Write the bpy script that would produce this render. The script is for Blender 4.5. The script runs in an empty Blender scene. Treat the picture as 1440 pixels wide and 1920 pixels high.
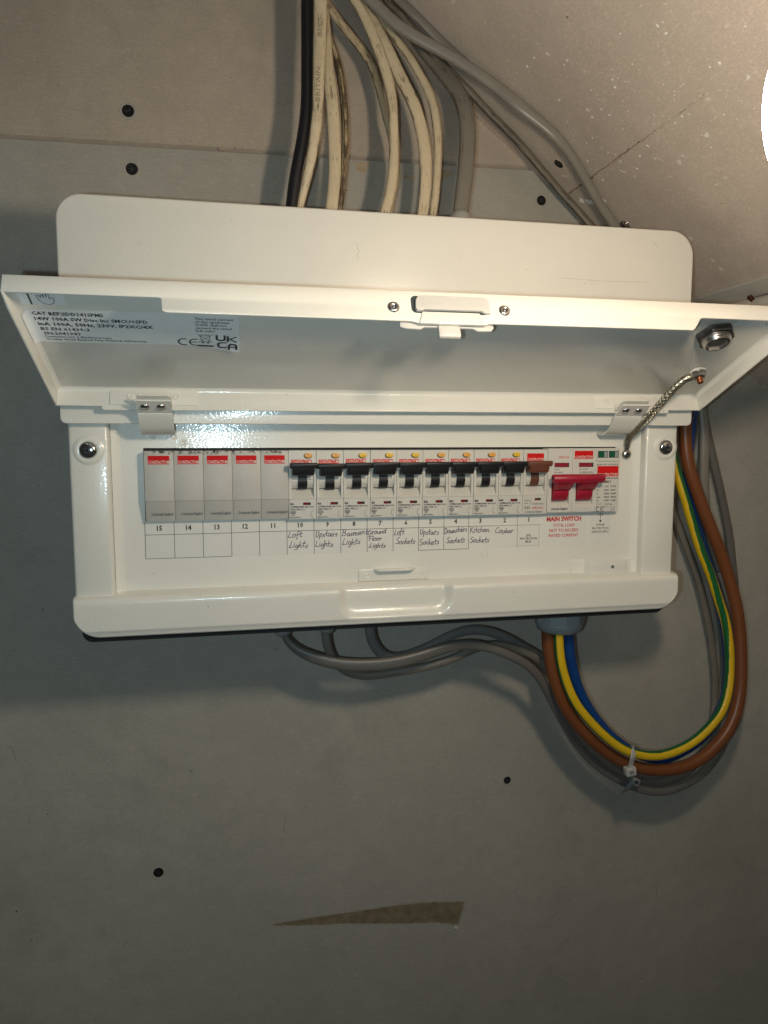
import bpy, bmesh, math, random
from mathutils import Vector, Matrix, noise as mnoise
random.seed(7)
S = 0.001                                   # everything below is written in millimetres
sc = bpy.context.scene
COL = sc.collection

# ---------------------------------------------------------------- camera, world, lamps, exposure
cam_d = bpy.data.cameras.new('camera'); cam = bpy.data.objects.new('camera', cam_d); COL.objects.link(cam)
cam.location = (-63.69*S, -465.21*S, 8.92*S)
FW = Vector((0.19821066, 0.97460845, -0.10416768)); RT = Vector((0.97994918, -0.19924706, 0.0004656)); UP = Vector((0.02030133, 0.10217131, 0.99455964))
cam.matrix_world = Matrix(((RT.x, UP.x, -FW.x, cam.location.x), (RT.y, UP.y, -FW.y, cam.location.y), (RT.z, UP.z, -FW.z, cam.location.z), (0, 0, 0, 1)))
cam_d.sensor_fit = 'VERTICAL'; cam_d.sensor_height = 24.0; cam_d.lens = 24.0*1360.33/1920.0
cam_d.clip_start = 0.01; cam_d.clip_end = 50
sc.camera = cam
world = bpy.data.worlds.new('World'); sc.world = world; world.use_nodes = True
bg = world.node_tree.nodes['Background']; bg.inputs[0].default_value = (1.0, 0.98, 0.95, 1); bg.inputs[1].default_value = 0.028
sc.view_settings.view_transform = 'Standard'; sc.view_settings.look = 'None'
sc.view_settings.exposure = 0.08; sc.view_settings.gamma = 1.0; sc.view_settings.use_curve_mapping = False
BULB = (88, -291, 97); BULB_RX = 13.0; BULB_RZ = 24.0; BULB_L = 175.0
fl = bpy.data.lights.new('phone_flash', 'POINT'); fl.energy = 2.05; fl.color = (0.66, 0.90, 1.0); fl.shadow_soft_size = 0.003
flo = bpy.data.objects.new('phone_flash', fl); flo.location = (-88*S, -468*S, 2*S); COL.objects.link(flo)
sc.cycles.max_bounces = 6; sc.cycles.sample_clamp_indirect = 4

# ---------------------------------------------------------------- materials
MATS = {}
def nt(name):
    m = bpy.data.materials.new(name); m.use_nodes = True; t = m.node_tree
    return m, t, t.nodes['Principled BSDF']
def N(t, typ, **kw):
    n = t.nodes.new(typ)
    for k, v in kw.items():
        if k.startswith('i_'):
            n.inputs[int(k[2:]) if k[2:].isdigit() else k[2:].replace('_', ' ')].default_value = v
        else: setattr(n, k, v)
    return n
def coords(t, scale=(1, 1, 1)):
    c = N(t, 'ShaderNodeTexCoord'); m = N(t, 'ShaderNodeMapping'); m.inputs['Scale'].default_value = scale
    t.links.new(c.outputs['Object'], m.inputs[0]); return m.outputs[0]
def noise_node(t, co, scale, detail=4, rough=0.55):
    n = N(t, 'ShaderNodeTexNoise'); n.inputs['Scale'].default_value = scale; n.inputs['Detail'].default_value = detail
    n.inputs['Roughness'].default_value = rough; t.links.new(co, n.inputs['Vector']); return n.outputs[0]
def ramp(t, fac, stops):
    r = N(t, 'ShaderNodeValToRGB'); e = r.color_ramp.elements
    while len(e) < len(stops): e.new(0.5)
    for el, (p, c) in zip(e, stops):
        el.position = p; el.color = (c, c, c, 1) if isinstance(c, (int, float)) else (*c, 1)
    t.links.new(fac, r.inputs[0]); return r.outputs[0]
def mix(t, fac, a, b, mode='MIX'):
    n = N(t, 'ShaderNodeMix', data_type='RGBA', blend_type=mode)
    for sock, v in ((0, fac), (6, a), (7, b)):
        if isinstance(v, bpy.types.NodeSocket): t.links.new(v, n.inputs[sock])
        elif sock == 0: n.inputs[0].default_value = v
        else: n.inputs[sock].default_value = (*v, 1)
    return n.outputs[2]
def bump(t, b, h, strength, dist):
    n = N(t, 'ShaderNodeBump'); n.inputs['Strength'].default_value = strength; n.inputs['Distance'].default_value = dist
    t.links.new(h, n.inputs['Height']); t.links.new(n.outputs[0], b.inputs['Normal']); return n
def simple(name, col, rough=0.5, metal=0.0, var=0.0, bscale=0, bstr=0.2, spec=0.5, bdist=0.0001):
    m, t, b = nt(name)
    b.inputs['Base Color'].default_value = (*col, 1); b.inputs['Roughness'].default_value = rough; b.inputs['Metallic'].default_value = metal
    b.inputs['Specular IOR Level'].default_value = spec
    co = coords(t)
    if var:
        f = noise_node(t, co, 120, 5)
        c = mix(t, ramp(t, f, [(0.3, 0.0), (0.7, 1.0)]), tuple(x*(1-var) for x in col), tuple(min(1, x*(1+var)) for x in col))
        t.links.new(c, b.inputs['Base Color'])
    if bscale: bump(t, b, noise_node(t, co, bscale, 2), bstr, bdist)
    MATS[name] = m; return m

def powder(name, col, rough, s1, st):
    m, t, b = nt(name); co = coords(t)
    f = noise_node(t, co, 14, 4); c = mix(t, ramp(t, f, [(0.35, 0.0), (0.7, 1.0)]), tuple(x*0.955 for x in col), col)
    g = noise_node(t, co, 70, 6, 0.7); c = mix(t, ramp(t, g, [(0.60, 0.0), (0.74, 0.22)]), c, tuple(x*0.70 for x in col))
    v = N(t, 'ShaderNodeTexVoronoi'); v.inputs['Scale'].default_value = 55; t.links.new(co, v.inputs['Vector'])
    d1 = ramp(t, v.outputs['Distance'], [(0.018, 0.6), (0.034, 0.0)]); c = mix(t, d1, c, (0.20, 0.17, 0.13))
    t.links.new(c, b.inputs['Base Color']); b.inputs['Roughness'].default_value = rough
    b.inputs['Specular IOR Level'].default_value = 0.5
    h = noise_node(t, co, s1, 2, 0.5); bump(t, b, h, st, 0.00012)
    b.inputs['Coat Weight'].default_value = 0.35; b.inputs['Coat Roughness'].default_value = 0.08
    t.links.new(b.inputs['Normal'].links[0].from_socket, b.inputs['Coat Normal'])
    MATS[name] = m; return m
WHITE = powder('white_powder_coat', (0.80, 0.775, 0.70), 0.30, 640, 0.75)
LIDW = powder('white_lid_coat', (0.80, 0.775, 0.70), 0.32, 640, 0.65)

def board_mat(name, c1, c2, speck, specks_density, bs):
    m, t, b = nt(name); co = coords(t)
    big = noise_node(t, co, 7, 5, 0.6); fine = noise_node(t, co, 900, 3, 0.6); mid = noise_node(t, co, 55, 5, 0.6)
    c = mix(t, ramp(t, big, [(0.32, 0.0), (0.68, 1.0)]), tuple(x*0.93 for x in c1), tuple(x*1.04 for x in c2))
    c = mix(t, ramp(t, mid, [(0.35, 0.0), (0.75, 0.55)]), c, tuple(x*0.78 for x in c1))
    c = mix(t, ramp(t, fine, [(0.35, 0.0), (0.75, 0.55)]), c, tuple(x*0.60 for x in c1))
    # fine paper fibres
    fib = noise_node(t, coords(t, (260, 260, 900)), 1.0, 3, 0.6)
    c = mix(t, ramp(t, fib, [(0.55, 0.0), (0.72, 0.30)]), c, tuple(x*1.28 for x in c2))
    st_ = noise_node(t, co, 11, 9, 0.72); c = mix(t, ramp(t, st_, [(0.56, 0.0), (0.66, 0.38)]), c, tuple(x*0.70 for x in c1))
    # small dark flecks
    v = N(t, 'ShaderNodeTexVoronoi'); v.inputs['Scale'].default_value = 75; t.links.new(co, v.inputs['Vector'])
    sel = noise_node(t, co, 38, 2)
    d1 = ramp(t, v.outputs['Distance'], [(0.035, 1.0), (0.065, 0.0)])
    d2 = ramp(t, sel, [(0.56, 0.0), (0.60, 1.0)])
    mul = N(t, 'ShaderNodeMath', operation='MULTIPLY'); t.links.new(d1, mul.inputs[0]); t.links.new(d2, mul.inputs[1])
    c = mix(t, mul.outputs[0], c, (0.045, 0.04, 0.035))
    # pale filler spatter
    dn = N(t, 'ShaderNodeTexNoise'); dn.inputs['Scale'].default_value = 210; t.links.new(co, dn.inputs['Vector'])
    wob = N(t, 'ShaderNodeMix', data_type='VECTOR'); wob.inputs[0].default_value = 0.006
    t.links.new(co, wob.inputs[4]); t.links.new(dn.outputs[1], wob.inputs[5])
    v2 = N(t, 'ShaderNodeTexVoronoi'); v2.inputs['Scale'].default_value = 62; v2.inputs['Randomness'].default_value = 1; t.links.new(wob.outputs[1], v2.inputs['Vector'])
    e1 = ramp(t, v2.outputs['Distance'], [(0.07, 1.0), (0.15, 0.0)])
    e2 = ramp(t, noise_node(t, co, 17, 3), [(0.60-specks_density, 0.0), (0.66-specks_density, 1.0)])
    e3 = ramp(t, v2.outputs['Color'], [(0.45, 0.0), (0.6, 1.0)])
    m1 = N(t, 'ShaderNodeMath', operation='MULTIPLY'); t.links.new(e1, m1.inputs[0]); t.links.new(e2, m1.inputs[1])
    m2 = N(t, 'ShaderNodeMath', operation='MULTIPLY'); t.links.new(m1.outputs[0], m2.inputs[0]); t.links.new(e3, m2.inputs[1])
    m3 = N(t, 'ShaderNodeMath', operation='MULTIPLY'); t.links.new(m2.outputs[0], m3.inputs[0]); m3.inputs[1].default_value = 0.75
    c = mix(t, m3.outputs[0], c, speck)
    t.links.new(c, b.inputs['Base Color']); b.inputs['Roughness'].default_value = 0.85; b.inputs['Specular IOR Level'].default_value = 0.25
    a = N(t, 'ShaderNodeMath', operation='ADD'); t.links.new(fine, a.inputs[0]); t.links.new(mid, a.inputs[1])
    bump(t, b, a.outputs[0], bs, 0.0004)
    MATS[name] = m; return m
LOWB = board_mat('grey_plasterboard_paper', (0.475, 0.440, 0.380), (0.515, 0.480, 0.415), (0.55, 0.53, 0.50), -0.25, 0.25)
UPB = board_mat('brown_plasterboard_paper', (0.53, 0.445, 0.36), (0.60, 0.505, 0.41), (0.60, 0.55, 0.48), -0.02, 0.30)
SOFB = board_mat('spattered_plasterboard_paper', (0.67, 0.57, 0.485), (0.73, 0.625, 0.535), (0.88, 0.85, 0.80), 0.13, 0.25)

PLAST = simple('ivory_plastic', (0.62, 0.595, 0.535), 0.38, var=0.03, bscale=1500, bstr=0.12)
def dirty_plastic():
    m, t, b = nt('grimy_grey_plastic'); ob = coords(t); co = N(t, 'ShaderNodeNewGeometry').outputs['Position']
    n1 = noise_node(t, co, 90, 6, 0.65); n2 = noise_node(t, co, 420, 4, 0.7)
    c = mix(t, ramp(t, n1, [(0.4, 0.0), (0.72, 0.35)]), (0.53, 0.505, 0.46), (0.40, 0.375, 0.33))
    c = mix(t, ramp(t, n2, [(0.66, 0.0), (0.74, 0.55)]), c, (0.20, 0.18, 0.15))
    sp = N(t, 'ShaderNodeSeparateXYZ'); t.links.new(ob, sp.inputs[0])
    top = N(t, 'ShaderNodeMapRange'); top.inputs[1].default_value = -0.0030; top.inputs[2].default_value = -0.0012; t.links.new(sp.outputs[2], top.inputs[0])
    n3 = ramp(t, noise_node(t, co, 330, 4, 0.7), [(0.50, 0.0), (0.58, 1.0)])
    mu = N(t, 'ShaderNodeMath', operation='MULTIPLY'); t.links.new(top.outputs[0], mu.inputs[0]); t.links.new(n3, mu.inputs[1])
    c = mix(t, mu.outputs[0], c, (0.05, 0.035, 0.025))
    t.links.new(c, b.inputs['Base Color']); b.inputs['Roughness'].default_value = 0.5
    bump(t, b, n2, 0.1, 0.0001); MATS['dirty'] = m; return m
DIRTY = dirty_plastic()
BLACKP = simple('black_plastic', (0.012, 0.012, 0.013), 0.42, bscale=1800, bstr=0.1)
WORN = simple('worn_sheen_black_plastic', (0.045, 0.043, 0.040), 0.5, var=0.5)  # worn black plastic, its grey sheen put into the colour
BROWNP = simple('brown_plastic', (0.145, 0.052, 0.030), 0.42)
REDP = simple('crimson_plastic', (0.36, 0.012, 0.035), 0.38)
REDW = simple('dark_red_window', (0.20, 0.010, 0.015), 0.2)
GREENW = simple('dark_green_window', (0.010, 0.095, 0.045), 0.15)
CLEARW = simple('grey_window_insert', (0.30, 0.33, 0.31), 0.15)
REDI = simple('red_ink', (0.62, 0.010, 0.010), 0.6, spec=0.15)
REDT = simple('red_text_ink', (0.55, 0.025, 0.022), 0.5)
BLKI = simple('black_ink', (0.025, 0.025, 0.028), 0.6)
GREYI = simple('grey_ink', (0.12, 0.12, 0.12), 0.6)
PENI = simple('violet_pen_ink', (0.060, 0.030, 0.15), 0.5)
WHITEI = simple('white_ink', (0.72, 0.69, 0.62), 0.5)
YELB = simple('yellow_button_plastic', (0.80, 0.50, 0.03), 0.35)
ORAB = simple('orange_button_plastic', (0.78, 0.38, 0.07), 0.35)
PAPER = simple('white_sticker_paper', (0.735, 0.715, 0.655), 0.55, var=0.02)
LABEL = simple('foil_label', (0.84, 0.86, 0.86), 0.30, var=0.03, bscale=160, bstr=0.25, bdist=0.0006)
CHROME = simple('polished_chrome', (0.62, 0.62, 0.60), 0.12, 1.0, bscale=500, bstr=0.15)
STEEL = simple('zinc_plated_steel', (0.50, 0.49, 0.46), 0.28, 1.0, var=0.25, bscale=700, bstr=0.3)
DARKST = simple('dark_cast_metal', (0.26, 0.25, 0.26), 0.30, 1.0, var=0.5, bscale=300, bstr=0.5)
COPPER = simple('copper_plated_steel', (0.52, 0.20, 0.09), 0.35, 1.0)
TIN = simple('tinned_copper_braid', (0.50, 0.46, 0.36), 0.30, 1.0, var=0.45)
DARK = simple('matt_black', (0.010, 0.010, 0.010), 0.7)
RECESSD = simple('dark_gap', (0.03, 0.04, 0.045), 0.7)
SLIDER = simple('light_grey_plastic', (0.56, 0.55, 0.52), 0.45)
GLANDG = simple('grey_nylon', (0.33, 0.35, 0.35), 0.45)
GLANDL = simple('pale_grey_nylon', (0.40, 0.39, 0.35), 0.4)
SCREWB = simple('black_phosphate_steel', (0.012, 0.012, 0.012), 0.45, 0.3)
TORN = simple('torn_brown_paper', (0.235, 0.185, 0.115), 0.9, var=0.25, bscale=600, bstr=0.4)
TORNL = simple('torn_tan_paper', (0.44, 0.34, 0.23), 0.9, var=0.2)
SPECK = simple('white_filler_speck', (0.95, 0.94, 0.92), 0.8)
FLAKE = simple('white_plaster', (0.62, 0.60, 0.56), 0.8, var=0.1)
TIE = simple('clear_nylon', (0.48, 0.47, 0.43), 0.35)
TIED = simple('grey_clear_nylon', (0.24, 0.25, 0.25), 0.35)
TRUNK = simple('white_pvc', (0.62, 0.585, 0.53), 0.4, var=0.04)

def cable_mat(name, col, rough, dirt=0.0, dcol=(0.07, 0.045, 0.022), spec=0.5, dens=0.56):
    m, t, b = nt(name); co = coords(t)
    b.inputs['Roughness'].default_value = rough; b.inputs['Specular IOR Level'].default_value = spec
    n0 = noise_node(t, co, 60, 4)
    c = mix(t, ramp(t, n0, [(0.35, 0.0), (0.7, 0.5)]), col, tuple(x*0.80 for x in col))
    if dirt:
        at = N(t, 'ShaderNodeAttribute', attribute_name='along'); mp = N(t, 'ShaderNodeMapping'); mp.inputs['Scale'].default_value = (0.11, 4.0, 4.0)
        t.links.new(at.outputs['Vector'], mp.inputs[0]); n1 = noise_node(t, mp.outputs[0], 1.0, 6, 0.72)
        mp2 = N(t, 'ShaderNodeMapping'); mp2.inputs['Scale'].default_value = (0.028, 0.6, 0.6); t.links.new(at.outputs['Vector'], mp2.inputs[0]); n2 = noise_node(t, mp2.outputs[0], 1.0, 3)
        sx = N(t, 'ShaderNodeSeparateXYZ'); t.links.new(at.outputs['Vector'], sx.inputs[0])
        pw = N(t, 'ShaderNodeMath', operation='POWER'); t.links.new(sx.outputs[1], pw.inputs[0]); pw.inputs[1].default_value = 6
        ad = N(t, 'ShaderNodeMath', operation='MULTIPLY_ADD'); t.links.new(pw.outputs[0], ad.inputs[0]); ad.inputs[1].default_value = 0.13; t.links.new(n1, ad.inputs[2])
        add = N(t, 'ShaderNodeMath', operation='MULTIPLY_ADD'); t.links.new(n2, add.inputs[0]); add.inputs[1].default_value = 0.45; t.links.new(ad.outputs[0], add.inputs[2])
        f = ramp(t, add.outputs[0], [(dens+0.31, 0.0), (dens+0.39, dirt)])
        c = mix(t, f, c, dcol)
        n3 = noise_node(t, co, 45, 5, 0.7)
        c = mix(t, ramp(t, n3, [(0.50, 0.0), (0.75, 0.35*dirt)]), c, (0.24, 0.20, 0.13))
    t.links.new(c, b.inputs['Base Color']); bump(t, b, noise_node(t, co, 500, 3), 0.15, 0.0002)
    MATS[name] = m; return m
CREAM = cable_mat('cream_pvc_sheath', (0.70, 0.575, 0.385), 0.45, 0.8, dens=0.50)
CREAM2 = cable_mat('stained_cream_pvc_sheath', (0.64, 0.51, 0.325), 0.5, 0.85, dens=0.45)
CREAM3 = cable_mat('blackened_cream_pvc_sheath', (0.56, 0.43, 0.25), 0.5, 0.95, dens=0.33)
BLKC = cable_mat('black_pvc_sheath', (0.016, 0.015, 0.018), 0.38)
GREYC = cable_mat('grey_pvc_sheath', (0.19, 0.185, 0.175), 0.36)
GREYD = cable_mat('grimy_grey_pvc_sheath', (0.21, 0.188, 0.155), 0.45, 0.6, (0.05, 0.04, 0.03), dens=0.52)
GREYL = cable_mat('warm_grey_pvc_sheath', (0.27, 0.245, 0.21), 0.34)
GREYM = cable_mat('mid_grey_pvc_sheath', (0.155, 0.145, 0.13), 0.36)
GREYK = cable_mat('tarred_grey_pvc_sheath', (0.20, 0.165, 0.125), 0.5, 0.8, (0.05, 0.038, 0.025), dens=0.42)
BRNC = cable_mat('brown_pvc_insulation', (0.205, 0.066, 0.022), 0.38)
BLUC = cable_mat('blue_pvc_insulation', (0.007, 0.055, 0.22), 0.35)
GRNC = cable_mat('green_pvc_insulation', (0.012, 0.13, 0.035), 0.33)
YELC = cable_mat('yellow_pvc_insulation', (0.78, 0.50, 0.012), 0.38)
m, t, b = nt('glowing_lamp_glass'); b.inputs['Base Color'].default_value = (0.9, 0.88, 0.85, 1)
b.inputs['Emission Color'].default_value = (1.0, 0.83, 0.63, 1); b.inputs['Emission Strength'].default_value = BULB_L; GLOW = m

# ---------------------------------------------------------------- mesh helpers (millimetres)
class MB:
    def __init__(s): s.at = {}; s.v = []; s.f = []; s.m = []; s.sm = []; s.mats = []
    def mi(s, mat):
        if mat not in s.mats: s.mats.append(mat)
        return s.mats.index(mat)
    def add(s, vs, fs, mat, smooth=False):
        o = len(s.v); k = s.mi(mat); s.v += [tuple(v) for v in vs]
        for f in fs: s.f.append([i+o for i in f]); s.m.append(k); s.sm.append(smooth)
    def bm(s, bm, mat, smooth=False):
        bm.verts.ensure_lookup_table(); bm.verts.index_update()
        s.add([v.co[:] for v in bm.verts], [[v.index for v in f.verts] for f in bm.faces], mat, smooth); bm.free()
    def obj(s, name, parent=None, loc=(0, 0, 0), M=None):
        me = bpy.data.meshes.new(name)
        vs = [tuple(c*S for c in (M @ Vector(v) if M else v)) for v in s.v]
        me.from_pydata(vs, [], s.f); me.polygons.foreach_set('material_index', s.m); me.polygons.foreach_set('use_smooth', s.sm)
        for mt in s.mats: me.materials.append(mt)
        if s.at:
            at = me.attributes.new('along', 'FLOAT_VECTOR', 'POINT'); buf = [0.0]*(3*len(vs))
            for i, q in s.at.items(): buf[3*i:3*i+3] = q
            at.data.foreach_set('vector', buf)
        me.update(); o = bpy.data.objects.new(name, me); COL.objects.link(o)
        o.location = tuple(c*S for c in loc)
        if parent: o.parent = parent
        return o
def bevel(bm, w, seg=2, ang=30):
    if w <= 0: return
    es = [e for e in bm.edges if len(e.link_faces) == 2 and e.calc_face_angle(0) > math.radians(ang)]
    bmesh.ops.bevel(bm, geom=es, offset=w, segments=seg, affect='EDGES', profile=0.5, clamp_overlap=True)
def prism(mb, poly, a0, a1, mat, axis='y', bev=0.0, seg=2, smooth=None, ang=30):
    """poly extruded along an axis: axis y -> poly in (x,z); axis x -> poly in (y,z); axis z -> poly in (x,y)"""
    def mk(p, a): return {'y': (p[0], a, p[1]), 'x': (a, p[0], p[1]), 'z': (p[0], p[1], a)}[axis]
    bm = bmesh.new(); n = len(poly)
    A = [bm.verts.new(mk(p, a0)) for p in poly]; B = [bm.verts.new(mk(p, a1)) for p in poly]
    bm.faces.new(A); bm.faces.new(B[::-1])
    for i in range(n): bm.faces.new((A[i], B[i], B[(i+1) % n], A[(i+1) % n]))
    bmesh.ops.recalc_face_normals(bm, faces=bm.faces[:]); bevel(bm, bev, seg, ang)
    mb.bm(bm, mat, bool(bev) if smooth is None else smooth)
def box(mb, x0, x1, y0, y1, z0, z1, mat, bev=0.0, seg=2):
    prism(mb, [(x0, z0), (x1, z0), (x1, z1), (x0, z1)], y0, y1, mat, 'y', bev, seg, smooth=False if not bev else None)
def arc(cx, cz, r, a0, a1, n=6): return [(cx+r*math.cos(math.radians(a0+(a1-a0)*i/n)), cz+r*math.sin(math.radians(a0+(a1-a0)*i/n))) for i in range(n+1)]
def rrect(x0, x1, z0, z1, r, n=6, rs=None):
    rb = rs or (r, r, r, r)     # BL BR TR TL
    o = []
    for (cx, cz, a), q in zip(((x0, z0, 180), (x1, z0, 270), (x1, z1, 0), (x0, z1, 90)), rb):
        if q <= 0: o.append((cx, cz)); continue
        sx = 1 if cx == x0 else -1; sz = 1 if cz == z0 else -1
        o += arc(cx+sx*q, cz+sz*q, q, a, a+90, n)
    return o
def lathe(mb, prof, c, ax, mat, n=24, smooth=True, capend=True):
    """prof = [(r, h)] around point c along axis ax"""
    ax = Vector(ax).normalized(); u = ax.orthogonal().normalized(); w = ax.cross(u); c = Vector(c)
    vs = []; fs = []
    for r, h in prof:
        for k in range(n):
            a = 2*math.pi*k/n; vs.append(c+ax*h+(u*math.cos(a)+w*math.sin(a))*max(r, 1e-3))
    for i in range(len(prof)-1):
        for k in range(n): fs.append((i*n+k, i*n+(k+1) % n, (i+1)*n+(k+1) % n, (i+1)*n+k))
    if capend: fs.append(tuple(range((len(prof)-1)*n, len(prof)*n))); fs.append(tuple(range(n-1, -1, -1)))
    mb.add(vs, fs, mat, smooth)
def catmull(P, step=4.0, wid=None):
    P = [Vector(p) for p in P]; out = []; ow = []
    for i in range(len(P)-1):
        p0 = P[max(i-1, 0)]; p1 = P[i]; p2 = P[i+1]; p3 = P[min(i+2, len(P)-1)]
        n = max(1, int((p2-p1).length/step))
        for k in range(n):
            s = k/n
            out.append(0.5*((2*p1)+(p2-p0)*s+(2*p0-5*p1+4*p2-p3)*s*s+(3*p1-p0-3*p2+p3)*s**3))
            if wid: ow.append(wid[i]+(wid[i+1]-wid[i])*s)
    out.append(P[-1])
    if wid: ow.append(wid[-1]); return out, ow
    return out
def smooth_path(P, it=2):
    P = [Vector(p) for p in P]
    for _ in range(it): P = [P[0]]+[(P[i-1]+P[i]*2+P[i+1])/4 for i in range(1, len(P)-1)]+[P[-1]]
    return P
def tube(mb, path, a, b, mat, n=20, step=4.0, ref=(0, 1, 0), twist=None, stripe=None, power=2.0, caps=True, sm=3):
    """a: half width across, b: half depth; numbers or lists per control point"""
    wl = a if isinstance(a, list) else [a]*len(path)
    P, W = catmull(path, step, wl); P = smooth_path(P, sm)
    ref = Vector(ref); vs = []; fs = []; ms = []; al = []; dist = 0; sd_ = random.Random(len(P)*7+int(P[0].x)).uniform(0, 90)
    L = len(P)
    for i, p in enumerate(P):
        tg = (P[min(i+1, L-1)]-P[max(i-1, 0)]).normalized(); side = tg.cross(ref)
        side = side.normalized() if side.length > 1e-4 else Vector((1, 0, 0)); nr = side.cross(tg).normalized()
        w = W[i]; dep = b if b else w
        if i: dist += (p-P[i-1]).length
        tw = (twist(i/(L-1)) if twist and not stripe else 0)
        for k in range(n):
            an = 2*math.pi*k/n
            ca, sa = math.cos(an), math.sin(an)
            x = math.copysign(abs(ca)**(2/power), ca)*w; y = math.copysign(abs(sa)**(2/power), sa)*dep
            if tw: x, y = x*math.cos(tw)-y*math.sin(tw), x*math.sin(tw)+y*math.cos(tw)
            vs.append(p+side*x+nr*y); al.append((dist+sd_*50, abs(ca), sa))
    for i in range(L-1):
        for k in range(n): fs.append((i*n+k, i*n+(k+1) % n, (i+1)*n+(k+1) % n, (i+1)*n+k))
    for q, a_ in enumerate(al): mb.at[len(mb.v)+q] = a_
    if stripe:
        o = len(mb.v); mb.v += [tuple(v) for v in vs]; k1 = mb.mi(mat); k2 = mb.mi(stripe[0])
        for j, f in enumerate(fs):
            i, k = divmod(j, n); an = (k+0.5)/n*360 - twist(i/(L-1)); an = (an+90) % 180-90
            mb.f.append([q+o for q in f]); mb.m.append(k2 if abs(an) < stripe[1] else k1); mb.sm.append(True)
        mb.add([tuple(v) for v in vs[:n]], [tuple(range(n))], mat)
    else: mb.add(vs, fs+([tuple(range(n-1, -1, -1)), tuple(range((L-1)*n, L*n))] if caps else []), mat, True)
def ribbon(mb, pts, w, mat, O, X, Z, Nn, off=0.0):
    """flat pen or print stroke in the plane O + x X + z Z"""
    for i in range(len(pts)-1):
        p, q = Vector((*pts[i], 0)), Vector((*pts[i+1], 0)); d = q-p
        if d.length < 1e-6: continue
        d.normalize(); s = Vector((-d.y, d.x, 0))*w/2; e = d*w*0.35
        vs = [O+X*c.x+Z*c.y+Nn*off for c in (p-e-s, q+e-s, q+e+s, p-e+s)]
        mb.add(vs, [(0, 1, 2, 3)], mat)
_tc = {}
def txt(mb, s, x, z, h, mat, w=None, O=Vector((0, 0, 0)), X=Vector((1, 0, 0)), Z=Vector((0, 0, 1)), off=0.06, align='L', bold=0.0, res=1):
    """printed words: h = cap height in mm, w = total width in mm; (x, z) is the baseline start"""
    bold = bold+0.018
    key = (s, bold, res)
    if key not in _tc:
        cu = bpy.data.curves.new('t', 'FONT'); cu.body = s; cu.size = 1; cu.resolution_u = res; cu.offset = bold
        ob = bpy.data.objects.new('t', cu); COL.objects.link(ob); dg = bpy.context.evaluated_depsgraph_get()
        me = bpy.data.meshes.new_from_object(ob.evaluated_get(dg)); vs = [v.co.copy() for v in me.vertices]; fs = [list(p.vertices) for p in me.polygons]
        bpy.data.objects.remove(ob); bpy.data.curves.remove(cu); bpy.data.meshes.remove(me); _tc[key] = (vs, fs)
    vs, fs = _tc[key]
    x0 = min(v.x for v in vs); x1 = max(v.x for v in vs); k = h/0.70; kx = w/(x1-x0) if w else k*0.95
    wid = (x1-x0)*kx; sx = {'L': 0, 'C': -wid/2, 'R': -wid}[align]
    nn = X.cross(Z).normalized()          # towards the reader
    mb.add([O+X*(x+sx+(v.x-x0)*kx)+Z*(z+v.y*k)+nn*off for v in vs], fs, mat)

# ---------------------------------------------------------------- object helpers
def tag(o, label=None, cat=None, group=None, kind=None):
    if label: o['label'] = label
    if cat: o['category'] = cat
    if group: o['group'] = group
    if kind: o['kind'] = kind
    return o
def empty(name, loc, label, cat, group=None):
    o = bpy.data.objects.new(name, None); COL.objects.link(o); o.location = tuple(c*S for c in loc); o.empty_display_size = 0.01
    return tag(o, label, cat, group)
def link_copy(o, name, parent, loc):
    c = o.copy(); c.name = name; COL.objects.link(c); c.parent = parent; c.location = tuple(q*S for q in loc); return c
def screw_head(mb, c, r, h, mat, ax=(0, -1, 0), slot=RECESSD, n=24, tilt=20, pz=True):
    prof = [(r, 0), (r, h*0.25), (r*0.93, h*0.55), (r*0.72, h*0.85), (r*0.42, h), (0.001, h*1.02)]
    lathe(mb, prof, c, ax, mat, n, True, False)
    ax = Vector(ax).normalized(); u = ax.orthogonal().normalized(); w = ax.cross(u); c = Vector(c)
    a = math.radians(tilt)
    for k in range(2):
        d = u*math.cos(a+k*math.pi/2)+w*math.sin(a+k*math.pi/2); e = ax.cross(d); L = r*0.55; wd = r*0.13; t = c+ax*(h*1.04)
        b0 = c+ax*(h*0.78)
        mb.add([t-d*L*.8-e*wd, t+d*L*.8-e*wd, t+d*L*.8+e*wd, t-d*L*.8+e*wd, b0-d*L-e*wd, b0+d*L-e*wd, b0+d*L+e*wd, b0-d*L+e*wd],
               [(0, 1, 2, 3), (0, 4, 5, 1), (2, 6, 7, 3), (1, 5, 6, 2), (3, 7, 4, 0)], slot)

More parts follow.
